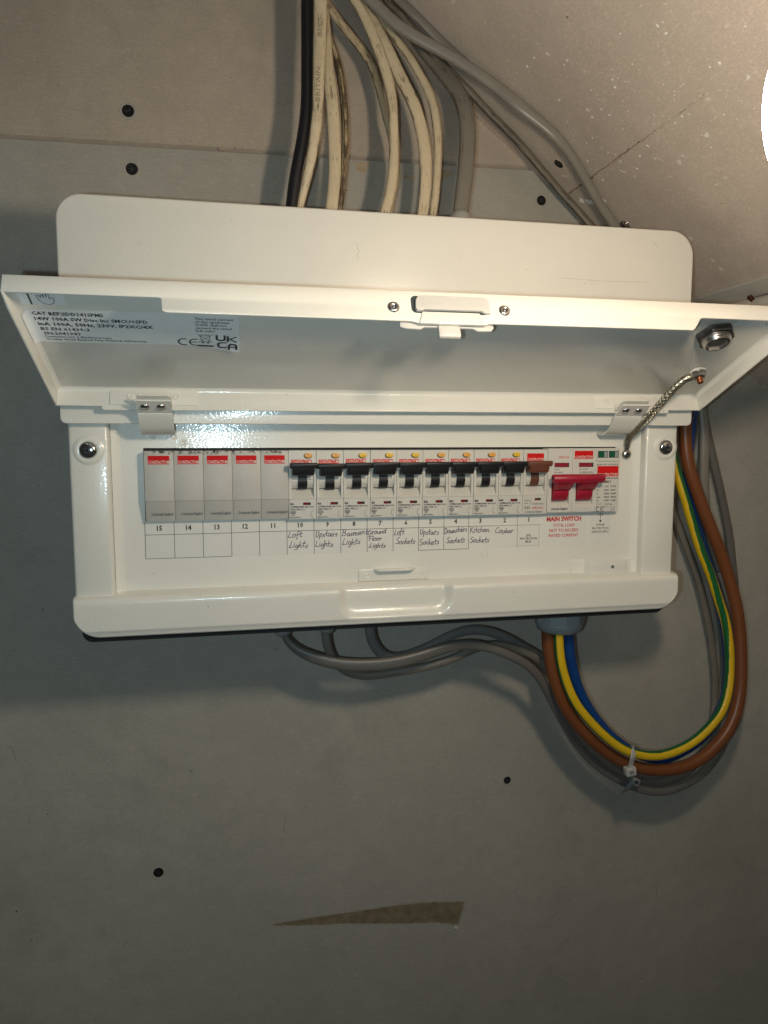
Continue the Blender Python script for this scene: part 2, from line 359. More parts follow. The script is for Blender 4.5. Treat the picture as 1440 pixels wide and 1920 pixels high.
# ================================================================ THE SETTING
wall = empty('wall', (0, 110, 0), None, None); wall['kind'] = 'structure'
def joint(x): return 217+(x+221)*0.0152
def wpart(mb, name, lab=None, par=None):
    par = par or wall
    o = mb.obj(name, par); o.location = tuple(-c for c in par.location)
    if lab: o['label'] = lab
    return o
def grid_slab(mb, cols, rows, fn, mat):
    n = len(cols); vs = [fn(c, r) for r in rows for c in cols]
    mb.add(vs, [(j*n+i, j*n+i+1, (j+1)*n+i+1, (j+1)*n+i) for j in range(len(rows)-1) for i in range(n-1)], mat, False)
mb = MB(); X0, X1 = -900, 900
for a, b_, c, d in [((X0, 110), (X1, 110), -1200, None)]:
    vs = [(X0, 110, -1200), (X1, 110, -1200), (X1, 110, joint(X1)-1.2), (X0, 110, joint(X0)-1.2),
          (X1, 110.5, joint(X1)-0.5), (X0, 110.5, joint(X0)-0.5), (X1, 122, joint(X1)-0.5), (X0, 122, joint(X0)-0.5), (X0, 122, -1200), (X1, 122, -1200)]
    mb.add(vs, [(0, 1, 2, 3), (3, 2, 4, 5), (5, 4, 6, 7), (7, 6, 9, 8), (0, 8, 9, 1)], LOWB)
wpart(mb, 'plasterboard', 'smooth grey plasterboard below the joint')
mb = MB()
vs = [(X0, 110, 900), (X1, 110, 900), (X1, 110, joint(X1)+6), (X0, 110, joint(X0)+6), (X1, 112.2, joint(X1)+3.0), (X0, 112.2, joint(X0)+3.0), (X1, 116, joint(X1)+0.7), (X0, 116, joint(X0)+0.7), (X1, 122, joint(X1)+0.4), (X0, 122, joint(X0)+0.4), (X0, 122, 900), (X1, 122, 900)]
mb.add(vs, [(0, 3, 2, 1), (3, 5, 4, 2), (5, 7, 6, 4), (7, 9, 8, 6), (9, 10, 11, 8), (0, 1, 11, 10)], UPB)
wpart(mb, 'plasterboard', 'rough brown plasterboard above the joint')

SA = Vector((174.39, 110, 222.82)); SD = Vector((0.79497, 0, -0.60665)); SY = Vector((0, 1, 0)); SN = Vector((-0.60665, 0, -0.79497))
soffit = empty('sloping_ceiling', (174.39, 110, 222.82), None, None); soffit['kind'] = 'structure'
def spt(s, y, h=0): return SA+SD*s+Vector((0, y-110, 0))+SN*h
def slab(s0, s1, name, wob):
    mb = MB(); ys = [111.5-i*12 for i in range(0, 86)]
    def edge(s, y, k):
        g = 0.7*max(0, min(1, (y+45)/130))
        s = 34.0+(0 if abs(s-34) < .3 else g); k = 1
        return s+wob*max(.25, min(1, (y+90)/130))*mnoise.noise(Vector((k*7.1, y*0.09, 0)))+0.4*wob*max(.1, min(1, (y+90)/130))*mnoise.noise(Vector((k*3.1, y*0.35, 5)))
    A = [(spt(edge(s0, y, 1) if abs(s0) < 300 else s0, y), spt(edge(s1, y, 2) if abs(s1) < 300 else s1, y)) for y in ys]
    vs = []
    for a, b_ in A: vs += [a, b_, b_-SN*12, a-SN*12]
    fs = []
    for i in range(len(ys)-1):
        o = i*4; p = o+4
        fs += [(o, o+1, p+1, p), (o+1, o+2, p+2, p+1), (o+2, o+3, p+3, p+2), (o+3, o, p, p+3)]
    fs += [(0, 3, 2, 1), tuple(len(vs)-4+i for i in range(4))]
    mb.add(vs, fs, SOFB); return wpart(mb, name, None, soffit)
slab(-700, 34.0, 'plasterboard', 0.9); slab(34.9, 900, 'plasterboard', 0.9)

def bugle(c, ax, r=4.3, mat=SCREWB, name='drywall_screw', par=wall, lab=None):
    mb = MB(); c = Vector(c); ax = Vector(ax)
    rr = random.Random(int(c.x*7)); u = ax.orthogonal().normalized(); w = ax.cross(u); n = 20
    lathe(mb, [(r, 0.05), (r*0.97, 0.28), (r*0.86, 0.22), (r*0.5, 0.12), (0.01, 0.1)], c, ax, mat, 22, True, False)
    for k in range(2):
        a = rr.random()+k*math.pi/2; d = u*math.cos(a)+w*math.sin(a); e = ax.cross(d)
        mb.add([c+ax*0.33-d*r*.5-e*.35, c+ax*.33+d*r*.5-e*.35, c+ax*.33+d*r*.5+e*.35, c+ax*.33-d*r*.5+e*.35], [(0, 1, 2, 3)], WORN if mat is SCREWB else RECESSD)
    # lifted paper rim
    vs = []; fs = []
    for k in range(n):
        a = 2*math.pi*k/n; d = u*math.cos(a)+w*math.sin(a)
        vs += [c+d*(r*1.0)+ax*0.1, c+d*(r*1.1+rr.random()*.4)+ax*(0.3+rr.random()*0.55), c+d*(r*1.4+rr.random()*.8)+ax*0.03]
    for k in range(n):
        a = k*3; b_ = ((k+1) % n)*3; fs += [(a, b_, b_+1, a+1), (a+1, b_+1, b_+2, a+2)]
    mb.add(vs, fs, LOWB if par is wall else SOFB, True)
    return wpart(mb, name, lab, par)
for c, r in zip([(-134.9, 110.0, 241.6), (-133.7, 110.0, 201.6), (163.8, 110.0, -291.6), (-131.7, 110.0, -340.3), (183.7, 110.0, 199.4)], (4.3, 4.3, 3.3, 4.0, 3.9)): bugle(c, (0, -1, 0), r)
bugle(spt(10.8, 77), SN, 4.0, par=soffit)
mb = MB(); cc = spt(81, 74); screw_head(mb, cc, 4.5, 2.2, CHROME, SN); wpart(mb, 'pan_head_screw', 'bright chrome screw', soffit)

RAG = simple('ragged_paper_fibre', (0.36, 0.32, 0.25), .9)
def patch(mb, pts, mat, y=109.9, jag=0.5, seed=1, thick=0.25):
    rr = random.Random(seed); P = []
    for i in range(len(pts)):
        a, b_ = Vector(pts[i]), Vector(pts[(i+1) % len(pts)]); n = max(1, int((b_-a).length/1.6))
        for k in range(n):
            p = a+(b_-a)*(k/n); P.append((p.x+rr.uniform(-jag, jag)*(k > 0), p.z+rr.uniform(-jag, jag)*(k > 0)))
    prism(mb, P, 110-thick, 110.4, mat, 'y', 0)
mb = MB(); patch(mb, [(-44.0, 110.0, -397.8), (-19.9, 110.0, -396.9), (7.2, 110.0, -396.3), (39.4, 110.0, -395.9), (67.6, 110.0, -395.4), (91.5, 110.0, -396.6), (125.1, 110.0, -400.2), (123.7, 110.0, -407.5), (119.9, 110.0, -420.6), (101.3, 110.0, -415.9), (72.4, 110.0, -412.8), (16.3, 110.0, -404.9), (-20.0, 110.0, -401.7)], TORN, thick=0.08, jag=0.5)
wpart(mb, 'torn_paper', 'long wedge of torn brown paper')
mb = MB(); patch(mb, [(-47.5, 110.0, -397.7), (-19.9, 110.0, -395.9), (7.2, 110.0, -395.3), (39.4, 110.0, -394.9), (67.6, 110.0, -394.4), (91.5, 110.0, -395.6), (126.0, 110.0, -399.3), (125.2, 110.0, -408.2), (120.9, 110.0, -422.2), (101.3, 110.0, -416.9), (72.4, 110.0, -413.8), (16.3, 110.0, -405.8), (-20.0, 110.0, -402.6)], RAG, thick=0.05, jag=0.9, seed=8)
wpart(mb, 'torn_edge')
mb = MB(); lathe(mb, [(0.1, 0), (1.3, 0.6), (1.6, 1.2), (1.0, 2.0), (0.1, 2.3)], [(117.5, 110.0, -423.3)][0], (0.3, -1, 0.2), FLAKE, 8)
wpart(mb, 'plaster_crumb')
for i, (pp, mt) in enumerate([([(29.8, 110.0, 218.6), (42.3, 110.0, 218.7), (39.7, 110.0, 211.8), (36.4, 110.0, 210.0), (31.4, 110.0, 212.8)], TORNL), ([(68.9, 110.0, 212.6), (79.6, 110.0, 210.6), (77.0, 110.0, 208.0), (68.9, 110.0, 209.4)], TORNL), ([(99.4, 110.0, 217.6), (109.1, 110.0, 216.6), (107.4, 110.0, 213.3), (99.9, 110.0, 210.7)], TORNL), ([(-32.9, 110.0, 203.6), (-29.3, 110.0, 204.3), (-30.1, 110.0, 202.3)], TORNL), ([(-72.4, 110.0, 221.7), (-66.3, 110.0, 221.5), (-66.7, 110.0, 219.9), (-71.0, 110.0, 219.6)], TORNL)]):
    mb = MB(); patch(mb, pp, mt, seed=i+3, thick=0.12, jag=0.4); wpart(mb, 'torn_paper')
SCUFF = simple('scuffed_paper', (0.27, 0.25, 0.215), .9)
# nicks and scratches in the board face
for i, q in enumerate([[(6.6, 110.0, 198.1), (8.2, 110.0, 196.3), (6.9, 110.0, 194.6)], [(313.2, 110.0, -409.1), (314.4, 110.0, -424.1), (313.3, 110.0, -425.1)], [(178.8, 110.0, -203.4), (186.0, 110.0, -196.2)], [(-238.1, 110.0, -224.8), (-234.5, 110.0, -227.6), (-232.7, 110.0, -236.7)], [(-161.2, 110.0, -399.9), (-158.6, 110.0, -395.7)], [(-83.4, 110.0, 212.6), (-80.8, 110.0, 210.6)], [(-64.5, 110.0, 214.4), (-62.6, 110.0, 211.9)], [(-29.8, 110.0, -303.6), (-31.8, 110.0, -317.3)], [(69.4, 110.0, -219.0), (63.4, 110.0, -222.7), (62.1, 110.0, -222.2)], [(84.6, 110.0, -209.9), (75.4, 110.0, -216.7)], [(105.0, 110.0, -190.9), (90.2, 110.0, -205.7)], [(120.9, 110.0, -181.6), (111.1, 110.0, -187.5)]]):
    mb = MB(); P = q
    ribbon(mb, [(p[0], p[2]) for p in P], 0.45 if i < 8 else 0.6, TORNL if i > 7 else SCUFF, Vector((0, 110, 0)), Vector((1, 0, 0)), Vector((0, 0, 1)), Vector((0, -1, 0)), 0.06)
    wpart(mb, 'scratch')
# filler spatter on the sloping boards
mb = MB(); rr = random.Random(5)
for px in range(210):
    s = rr.gauss(20, 34); y = rr.gauss(-30, 80)
    if y > 95 or y < -260 or s > 95: continue
    r = rr.choice([0.3, 0.35, 0.45, 0.6, 0.8, 1.2]); n = 9; c = spt(s, y); vs = [c+SN*0.35]
    st = rr.uniform(0.5, 1.0); an = rr.uniform(0, 3)
    for k in range(n):
        a = 2*math.pi*k/n; q = r*rr.uniform(0.45, 1.25)
        dx, dy = q*math.cos(a), q*math.sin(a)*st
        vs.append(spt(s+dx*math.cos(an)-dy*math.sin(an), y+dx*math.sin(an)+dy*math.cos(an), 0.03))
    mb.add(vs, [(0, 1+k, 1+(k+1) % n) for k in range(n)], SPECK, False)
o = wpart(mb, 'filler_spatter', None, soffit); o['kind'] = 'stuff'
mb = MB(); rr = random.Random(9)
for k in range(26):
    t = k/25; c0 = [(179.0, 0.0, 176.2)][0]
    s = 46+9*t+rr.uniform(-3, 3); y = 92-4*t-16*t+rr.uniform(-4, 4); n = 7; r = rr.uniform(0.6, 2.2)
    vs = [spt(s, y, 0.25)]+[spt(s+r*rr.uniform(.5, 1.5)*math.cos(a*6.283/n), y+r*rr.uniform(.5, 1.5)*math.sin(a*6.283/n), 0.03) for a in range(n)]
    mb.add(vs, [(0, 1+q, 1+(q+1) % n) for q in range(n)], SPECK, False)
wpart(mb, 'filler_smear', None, soffit)
# crumbled paper along the crack
mb = MB(); rr = random.Random(4)
for k in range(60):
    y = 105-k*3.1; 
    if y < -75: break
    w = rr.uniform(0.3, 1.6)*max(0.25, (y+90)/180); s = 34.4+rr.uniform(-0.8, 0.8); d = rr.uniform(1, 2.4)
    mb.add([spt(s-w, y, .05), spt(s, y-d, 0.2+rr.random()*.6), spt(s+w, y+d*.4, 0.05), spt(s, y+d, .4)], [(0, 1, 2), (0, 2, 3)], TORNL if rr.random() < .6 else TORN)
wpart(mb, 'crumbled_edge', None, soffit)

# white pvc trunking running along the lower part of the slope
tr = empty('cable_trunking', spt(165.5, 110), 'white plastic trunking along the sloping board behind the lid corner', 'trunking')
def tpart(mb, name): o = mb.obj(name, tr); o.location = tuple(-c for c in tr.location); return o
mb = MB()
def sbox(mb, s0, s1, y0, y1, h0, h1, mat, bev=1.0):
    bm = bmesh.new(); V = [bm.verts.new(spt(s, y, h)) for s in (s0, s1) for y in (y0, y1) for h in (h0, h1)]
    for f in ((0, 1, 3, 2), (4, 6, 7, 5), (0, 4, 5, 1), (2, 3, 7, 6), (0, 2, 6, 4), (1, 5, 7, 3)): bm.faces.new([V[i] for i in f])
    bmesh.ops.recalc_face_normals(bm, faces=bm.faces[:]); bevel(bm, bev, 3); mb.bm(bm, mat, True)
sbox(mb, 165.5, 180, -700, 109.8, 0, 3, TRUNK); tpart(mb, 'base_strip')
mb = MB(); sbox(mb, 180.4, 196, 22, 109.8, 0, 9, TRUNK, 2.0); tpart(mb, 'cover_strip')
jb = empty('junction_box', spt(186, 5, 9), 'rounded white plastic box fixed on the white trunking at the right edge', 'junction box')
mb = MB(); sbox(mb, 178, 204, -44, 20, 3.2, 15, TRUNK, 4.5); o = mb.obj('casing', jb); o.location = tuple(-c for c in jb.location)
mb = MB(); sbox(mb, 176, 182, 20.2, 24, 3.2, 6, simple('dark_red_shade', (0.06, 0.008, 0.004), .6), 1.0); o = mb.obj('shaded_gap', jb); o.location = tuple(-c for c in jb.location)  # dark red block, the shadow in the gap beside the box made solid

# bare lamp hanging just right of the camera's view
lamp = empty('light_bulb', (BULB[0], BULB[1], BULB[2]+55), 'glowing white round bulb cut off by the right edge of the picture', 'light bulb')
mb = MB(); c = Vector(BULB)
lathe(mb, [(BULB_RX*math.sin(math.radians(a)), BULB_RZ*(-math.cos(math.radians(a)))) for a in range(0, 151, 6)], c, (0, 0, 1), GLOW, 32, True, False)
o = mb.obj('globe', lamp); o.location = tuple(-q for q in lamp.location)
mb = MB(); lathe(mb, [(8, 20), (9, 22), (9, 44), (7, 47), (3, 58), (0.1, 58)], c, (0, 0, 1), SLIDER, 24, True); o = mb.obj('lamp_base', lamp); o.location = tuple(-q for q in lamp.location)

# ================================================================ CONSUMER UNIT
CX, CZ = 43.0, 17.0
unit = empty('consumer_unit', (CX, 110, CZ), 'white metal fuse box with raised lid and long row of switches', 'fuse box')
def upart(mb, name, par=None, lab=None):
    par = par or unit
    o = mb.obj(name, par)
    w = Vector((0, 0, 0)); q = par
    while q: w += Vector(q.location); q = q.parent
    o.location = -w
    if lab: o['label'] = lab
    return o
XL, XR, ZT, ZB = -164.0, 250.0, 149.5, -116.0
mb = MB()
prism(mb, rrect(-161, 247, -119.4, 147.5, 15, 6), 30, 109.8, WHITE, 'y', 1.0)
prism(mb, rrect(-160, 246, 17, 147.0, 15, 6, (0, 0, 15, 15)), 6, 30.2, WHITE, 'y', 0)
box(mb, -160, 246, 22, 30.3, -117, 20, RECESSD)
upart(mb, 'back_casing')
mb = MB(); prism(mb, rrect(-159.5, 240, -119.2, -113.0, 6.4, 8, (6.4, 6.4, 0, 0)), 4, 30.4, DARK, 'y', 0.6); upart(mb, 'bottom_strip')  # plain black strip along the lower edge of the bar

mb = MB()
# plain upper plate
prism(mb, rrect(XL, XR, 17.0, ZT, 15, 8, (0, 0, 17, 15)), 0, 9, WHITE, 'y', 1.6, 3, ang=40)
# side panels
box(mb, XL+0.6, -140.0, 5, 24, -95, 19, WHITE, 2.2, 3)
box(mb, 222.0, 246.8, 5, 24, -95, 19, WHITE, 2.2, 3)
# sunken field with the opening for the switches
OX0, OX1, OZ0, OZ1 = -121.0, 203.8, -45.3, 1.3
xs = [-139.8, -136.5, -134.5, OX0, OX1, 216.5, 218.5, 222.2]; ysx = [12.0, 13.4, 14, 14, 14, 14, 13.4, 12.0]
zs = [-95, OZ0, OZ1, 19]
vs = [(x, y, z) for z in zs for x, y in zip(xs, ysx)]; n = len(xs)
fs = [(j*n+i, j*n+i+1, (j+1)*n+i+1, (j+1)*n+i) for j in range(3) for i in range(n-1) if not (j == 1 and i == 3)]
mb.add(vs, fs, WHITE, False)
h = [(OX0, OZ0), (OX1, OZ0), (OX1, OZ1), (OX0, OZ1)]
mb.add([(x, y, z) for y in (14, 15.6) for x, z in h], [(i, 4+i, 4+(i+1) % 4, (i+1) % 4) for i in range(4)], WHITE)
# bottom bar with its little shelf and scooped finger pull
def ease(t): t = max(0, min(1, t)); return t*t*(3-2*t)
def scoop(x, z=-95):
    k = 7*max(0, (-z-98)/13)**2; return ease((x+0.5-k*.8)/7.5)*ease((80.5-k-x)/7.5)
colsx = sorted(set([XL+0.0, XL+0.4, XL+1.2]+[XL+16*(1-math.cos(math.radians(a)))+0.0 for a in range(10, 91, 8)]+[-100, -50]+[-2+0.5*i for i in range(20)]+[8+3*i for i in range(22)]+[72+0.5*i for i in range(18)]+[120, 180, 220]+[XR-0.6-16*(1-math.cos(math.radians(a))) for a in range(10, 91, 8)]+[XR-0.6, XR-1.0, XR-1.8]))
XRB = XR-0.6
def zlow(x):
    r = 16
    if x < XL+r: d = XL+r-x
    elif x > XRB-r: d = x-(XRB-r)
    else: return ZB
    return ZB+r-math.sqrt(max(0, r*r-d*d))
rows = []
for x in colsx:
    s = scoop(x); zl = zlow(x); e = 1.1*(1-min(1, (x-XL)/1.2))**2+1.1*(1-min(1, (XRB-x)/1.2))**2
    P = [(14.2, -89.3), (9, -89.9), (6, -90.2), (3.4, -90.7), (1.6, -91.4), (0.5, -92.6), (0.08, -94.2), (0.0, -96), (0, -98.5), (0, -101), (0, -104), (0, -107), (0, -109.2), (0, -111), (0, -112.3)]
    Q = [(14.2, -89.3), (12, -89.6), (9.5, -90.0), (7.4, -90.9), (6.0, -92.2), (5.2, -94.0), (4.9, -96.0), (4.7, -98.2), (4.6, -100.4), (4.4, -102.8), (4.0, -105.2), (3.2, -107.4), (1.9, -109.4), (0.7, -110.9), (0.05, -112.3)]
    R = []
    for (ya, za), (yb, zb) in zip(P, Q):
        s = scoop(x, za); R.append((ya+(yb-ya)*s+e, za+(zb-za)*s))
    R = [(y, max(z, zl+1.8) if z < -93 else z) for y, z in R]
    R += [(0.15+e, min(-112.4, -112.4) if zl < -114.4 else zl+1.6), (0.15+e, zl+1.4), (0.6+e, zl+0.55), (1.6+e, zl+0.05), (4.2, zl), (4.2, zl+6)]
    rows.append([(x, y, z) for y, z in R])
m_ = len(rows[0]); vs = [p for r in rows for p in r]
fs = [(i*m_+k, i*m_+k+1, (i+1)*m_+k+1, (i+1)*m_+k) for i in range(len(rows)-1) for k in range(m_-1)]
fs += [tuple(range(m_-1, -1, -1)), tuple(range((len(rows)-1)*m_, len(rows)*m_))]
mb.add(vs, fs, WHITE, True)
# raised rings round the two cover screws, small weld dimples
for cx, cz in ((-151.7, 0.3), (237.0, 0.9)):
    lathe(mb, [(9.4, 0), (8.6, 0.35), (7.6, 0.85), (6.8, 1.0), (5.4, 0.7)], (cx, 5.0, cz), (0, -1, 0), WHITE, 32, True, False)
for cx, cz in ((-96.0, 4.7), (176.7, 5.0), (-115.0, 9.0), (-102.0, 8.8), (183.9, 9.8), (199, 9.8)):
    lathe(mb, [(2.2, 0), (2.0, 0.18), (1.7, 0.28), (1.4, 0.1), (0.01, 0.08)], (cx, 14.0, cz), (0, -1, 0), WHITE, 18, True, False)
cover = upart(mb, 'front_cover')
for cx, cz, tl in ((-151.7, 0.3, 15), (237.0, 0.9, 40)):
    mb = MB(); screw_head(mb, (cx, 4.6, cz), 5.3, 2.6, CHROME, (0, -1, 0), tilt=tl)
    for k in range(4):
        a = math.radians(tl+45+90*k); mb.add([(cx+math.cos(a)*r-math.sin(a)*w_, 4.6-hh, cz+math.sin(a)*r+math.cos(a)*w_) for r, w_, hh in ((0.6, -.2, 2.75), (2.6, -.2, 2.4), (2.6, .2, 2.4), (0.6, .2, 2.75))], [(0, 1, 2, 3)], DARKST)
    upart(mb, 'cover_screw', cover)
# catch plate for the latch
mb = MB()
prism(mb, rrect(16.0, 65.0, -89.2, -81.4, 0.8, 3), 13.0, 14.2, WHITE, 'y', 0.3)
for cx in (22, 59): lathe(mb, [(2.0, 0), (1.8, .2), (1.3, .25), (1.1, .1), (.01, .1)], (cx, 13.0, -85.8), (0, -1, 0), WHITE, 16, True, False)
bm = bmesh.new()
prism(mb, [(26.2, 13), (55.6, 13), (53.2, 8.6), (50, 7.6), (31, 7.6), (28.4, 8.6)], -82.2, -80.9, WHITE, 'z', 0.4)
upart(mb, 'latch_catch', cover)
# right-hand bracket
mb = MB()
prism(mb, [(171, 13.9), (171, 12.9), (181.0, 12.9), (183.2, 6.8), (212, 6.8), (214.5, 12.6), (218, 12.6), (218, 13.9), (213.8, 13.9), (211.2, 8.0), (184.0, 8.0), (182.4, 13.9)], -90.2, -79.6, WHITE, 'z', 0.35)
lathe(mb, [(1.3, -0.02), (1.2, 0.03), (0.01, 0.03)], (200.2, 6.8, -84.6), (0, -1, 0), GREYI, 16, False, False)
upart(mb, 'lock_bracket', cover)

mb = MB()
prism(mb, rrect(-165.4, 252.0, 16.2, 36.5, 3.4, 5, (3.4, 3.4, 0.6, 0.6)), -2.6, 5.0, WHITE, 'y', 2.0, 4, ang=40)
upart(mb, 'hinge_rail')

# ---- hinges
def strap(x0, x1, th=1.1):
    P = [(15.5, 17.5), (13.6, 13.2), (10.5, 11.2), (6.8, 10.6), (3.0, 10.9), (-0.8, 12.2), (-4.4, 14.5), (-7.4, 17.6), (-9.8, 20.6), (-11.3, 23.2), (-21.6, 29.9)]
    P = [(p.x, p.y) for p in catmull([Vector((a, b_, 0)) for a, b_ in P[:-1]], 1.0)]+[P[-1]]
    out = []
    for i, p in enumerate(P):
        a = Vector(P[max(i-1, 0)]); b_ = Vector(P[min(i+1, len(P)-1)]); d = (b_-a).normalized(); nn = Vector((d.y, -d.x))
        out.append((p[0]-nn.x*th, p[1]-nn.y*th))
    return P+out[::-1]
TD = Vector((0, -10.3, 6.7)).normalized(); TN = Vector((0, -TD.z, TD.y)); TN = Vector((0, TD.z, -TD.y)) if TN.z > 0 else TN
for hx0, hx1 in ((-120.2, -100.2), (187.6, 207.8)):
    hg = empty('hinge', (0, 0, 0), None, None); hg.parent = unit; del_ = hg.location
    hg.location = (0, 0, 0)
    hg.location = -Vector(unit.location)+Vector(((hx0+hx1)/2*S, 0, 20*S))
    mb = MB(); prism(mb, strap(hx0, hx1), hx0, hx1, WHITE, 'x', 0.0, smooth=False)
    # mating tab of the lid bracket lies on the strap's tab
    a0 = Vector((0, -11.4, 24.8)); 
    bm = bmesh.new(); R = rrect(hx0+0.5, hx1-0.4, 0.5, 12.6, 1.8, 4, (0, 0, 1.8, 1.8)); nn = -TN
    A = [bm.verts.new(Vector((x, 0, 0))+a0+TD*q+nn*0.5) for x, q in R]; B = [bm.verts.new(Vector((x, 0, 0))+a0+TD*q+nn*1.7) for x, q in R]
    bm.faces.new(A); bm.faces.new(B[::-1])
    for i in range(len(R)): bm.faces.new((A[i], B[i], B[(i+1) % len(R)], A[(i+1) % len(R)]))
    bmesh.ops.recalc_face_normals(bm, faces=bm.faces[:]); bevel(bm, 0.25, 2, 50); mb.bm(bm, WHITE, False)
    # dark oval holes
    ob = upart(mb, 'strap', hg)
    for sx in (0.24, 0.70):
        mb = MB(); c = Vector((hx0+(hx1-hx0)*sx, -16.6, 26.6)); c = c+TN*0.15
        lathe(mb, [(3.6, 0.05), (3.5, 0.2), (2.8, 0.25), (2.6, 0.1)], c, TN, DARKST, 22, True, True)
        lathe(mb, [(2.8, 0.1), (2.6, 1.3), (1.6, 1.9), (.01, 2.0)], c, TN, STEEL, 18, True, False)
        lathe(mb, [(2.5, 1.6), (2.4, 3.2), (1.4, 4.0), (.01, 4.1)], c, -TN, STEEL, 18, True, False)
        upart(mb, 'hinge_screw', hg)

# ---- lid
AL = math.radians(115.39); H = Vector((0, -3.7, 36.47)); LT = Vector((0, -math.sin(AL), -math.cos(AL))); LN = Vector((0, math.cos(AL), -math.sin(AL))); LX = Vector((1, 0, 0))
LL, LLX, LRX = 104.4, -166.6, 254.0
def lp(x, t, n=0): return H+LX*x+LT*t+LN*n
def lprism(mb, poly, n0, n1, mat, bev=0, seg=2, smooth=None, frame='panel', ang=30):
    """panel: poly in (x,t) extruded along n;  lip: poly in (x,n) at t from n0 to n1;  side: poly in (t,n) at x from n0 to n1"""
    f = {'panel': lambda p, a: lp(p[0], p[1], a), 'lip': lambda p, a: lp(p[0], a, p[1]), 'side': lambda p, a: lp(a, p[0], p[1])}[frame]
    bm = bmesh.new(); A = [bm.verts.new(f(p, n0)) for p in poly]; B = [bm.verts.new(f(p, n1)) for p in poly]; q = len(poly)
    bm.faces.new(A); bm.faces.new(B[::-1])
    for i in range(q): bm.faces.new((A[i], B[i], B[(i+1) % q], A[(i+1) % q]))
    bmesh.ops.recalc_face_normals(bm, faces=bm.faces[:]); bevel(bm, bev, seg, ang); mb.bm(bm, mat, bool(bev) if smooth is None else smooth)
mb = MB()
lprism(mb, [(LLX, 0), (LRX, 0), (LRX, LL), (LLX, LL)], -1.2, 0, LIDW, 0.5)
# far lip, deeper in the middle, with the two corner notches
lip = [(LLX, -1.1), (LRX, -1.1), (LRX, 8.8), (189.2, 8.5), (187.5, 8.9), (186.7, 9.8)]+[(182.5, 15.4), (180.8, 16.6)]+[(66.5, 16.8), (64.5, 17.0), (61.5, 18.2), (28.0, 18.2), (25, 17.0), (23, 16.7), (-93.6, 16.2)]+arc(-94.5, 14.2, 2.0, 90, 180, 4)+[(-96.5, 10.2)]+arc(-98.5, 10.2, 2.0, 0, -90, 4)+[(LLX, 8.2)]
lprism(mb, lip, LL-1.2, LL, LIDW, 0.35, frame='lip')
# hinge-side flange, stepped deeper between the ends
fl_ = [(LLX, -1.1), (LRX, -1.1), (LRX, 11.2), (229.6, 11.3), (229, 12.2), (228, 13.6), (-139.6, 14.2), (-140.4, 13.4), (-140.8, 11.6), (LLX, 11.5)]
lprism(mb, fl_, 0.0, 1.2, LIDW, 0.35, frame='lip')
for xa, xb in ((LLX, LLX+1.3), (LRX-1.3, LRX)):
    lprism(mb, [(0.3, -1), (LL-0.3, -1), (LL-0.3, 8.4), (LL-10, 10.2), (8, 11.2), (0.3, 11.4)], xa, xb, LIDW, 0.35, frame='side')
# soft inner folds
def fold(pts):
    vs = []; fs = []
    for a, b_, c in pts: vs += [a, b_, c]
    k = len(pts)
    for i in range(k-1): fs += [(i*3, i*3+1, i*3+4, i*3+3), (i*3+1, i*3+2, i*3+5, i*3+4)]
    mb.add(vs, fs, LIDW, True)
fold([(lp(x, 3.2, -0.02), lp(x, 1.9, 0.45), lp(x, 1.18, 2.2)) for x in (LLX+1, LRX-1)][::-1])
fold([(lp(LLX+3.6, t, -0.02), lp(LLX+2.2, t, 0.5), lp(LLX+1.28, t, 2.4)) for t in (1, LL-1)])
fold([(lp(LRX-3.6, t, -0.02), lp(LRX-2.2, t, 0.5), lp(LRX-1.28, t, 2.4)) for t in (1, LL-1)][::-1])
# welded hinge bracket plates on the flange
def flp(mb, x0, x1, n0, n1, sk=0):
    lprism(mb, [(x0, n0), (x1, n0), (x1+sk, n1), (x0+sk, n1)], 1.1, 1.9, LIDW, 0.3, frame='lip')
lid = upart(mb, 'lid')
for (x0, x1), ds in (((-136.2, -85.8), (-124.5, -98.0)), ((175.0, 222.0), (182.8,))):
    mb = MB(); flp(mb, x0, x1, 1.0, 11.0)
    for d in ds:
        c = lp(d, 1.9, 5.6); lathe(mb, [(2.3, 0), (2.1, .3), (1.5, .45), (1.2, .25), (.01, .2)], c, LT, LIDW, 18, True, False)
    # neck joining plate and tab
    hx = (-120.2, -100.2) if x0 < 0 else (187.6, 207.8)
    bm = bmesh.new(); 
    a = lp(0, 1.8, 8.4); b_ = Vector((0, -11.6, 26.4)); V = [bm.verts.new(Vector((x, 0, 0))+q+o_) for x in (hx[0]+.6, hx[1]-.6) for q in (a, b_) for o_ in (Vector((0, 0, 0)), Vector((0, -.3, 1.1)))]
    for f in ((0, 1, 3, 2), (4, 6, 7, 5), (0, 4, 5, 1), (2, 3, 7, 6), (0, 2, 6, 4), (1, 5, 7, 3)): bm.faces.new([V[i] for i in f])
    bmesh.ops.recalc_face_normals(bm, faces=bm.faces[:]); mb.bm(bm, LIDW, False)
    upart(mb, 'hinge_bracket', lid)
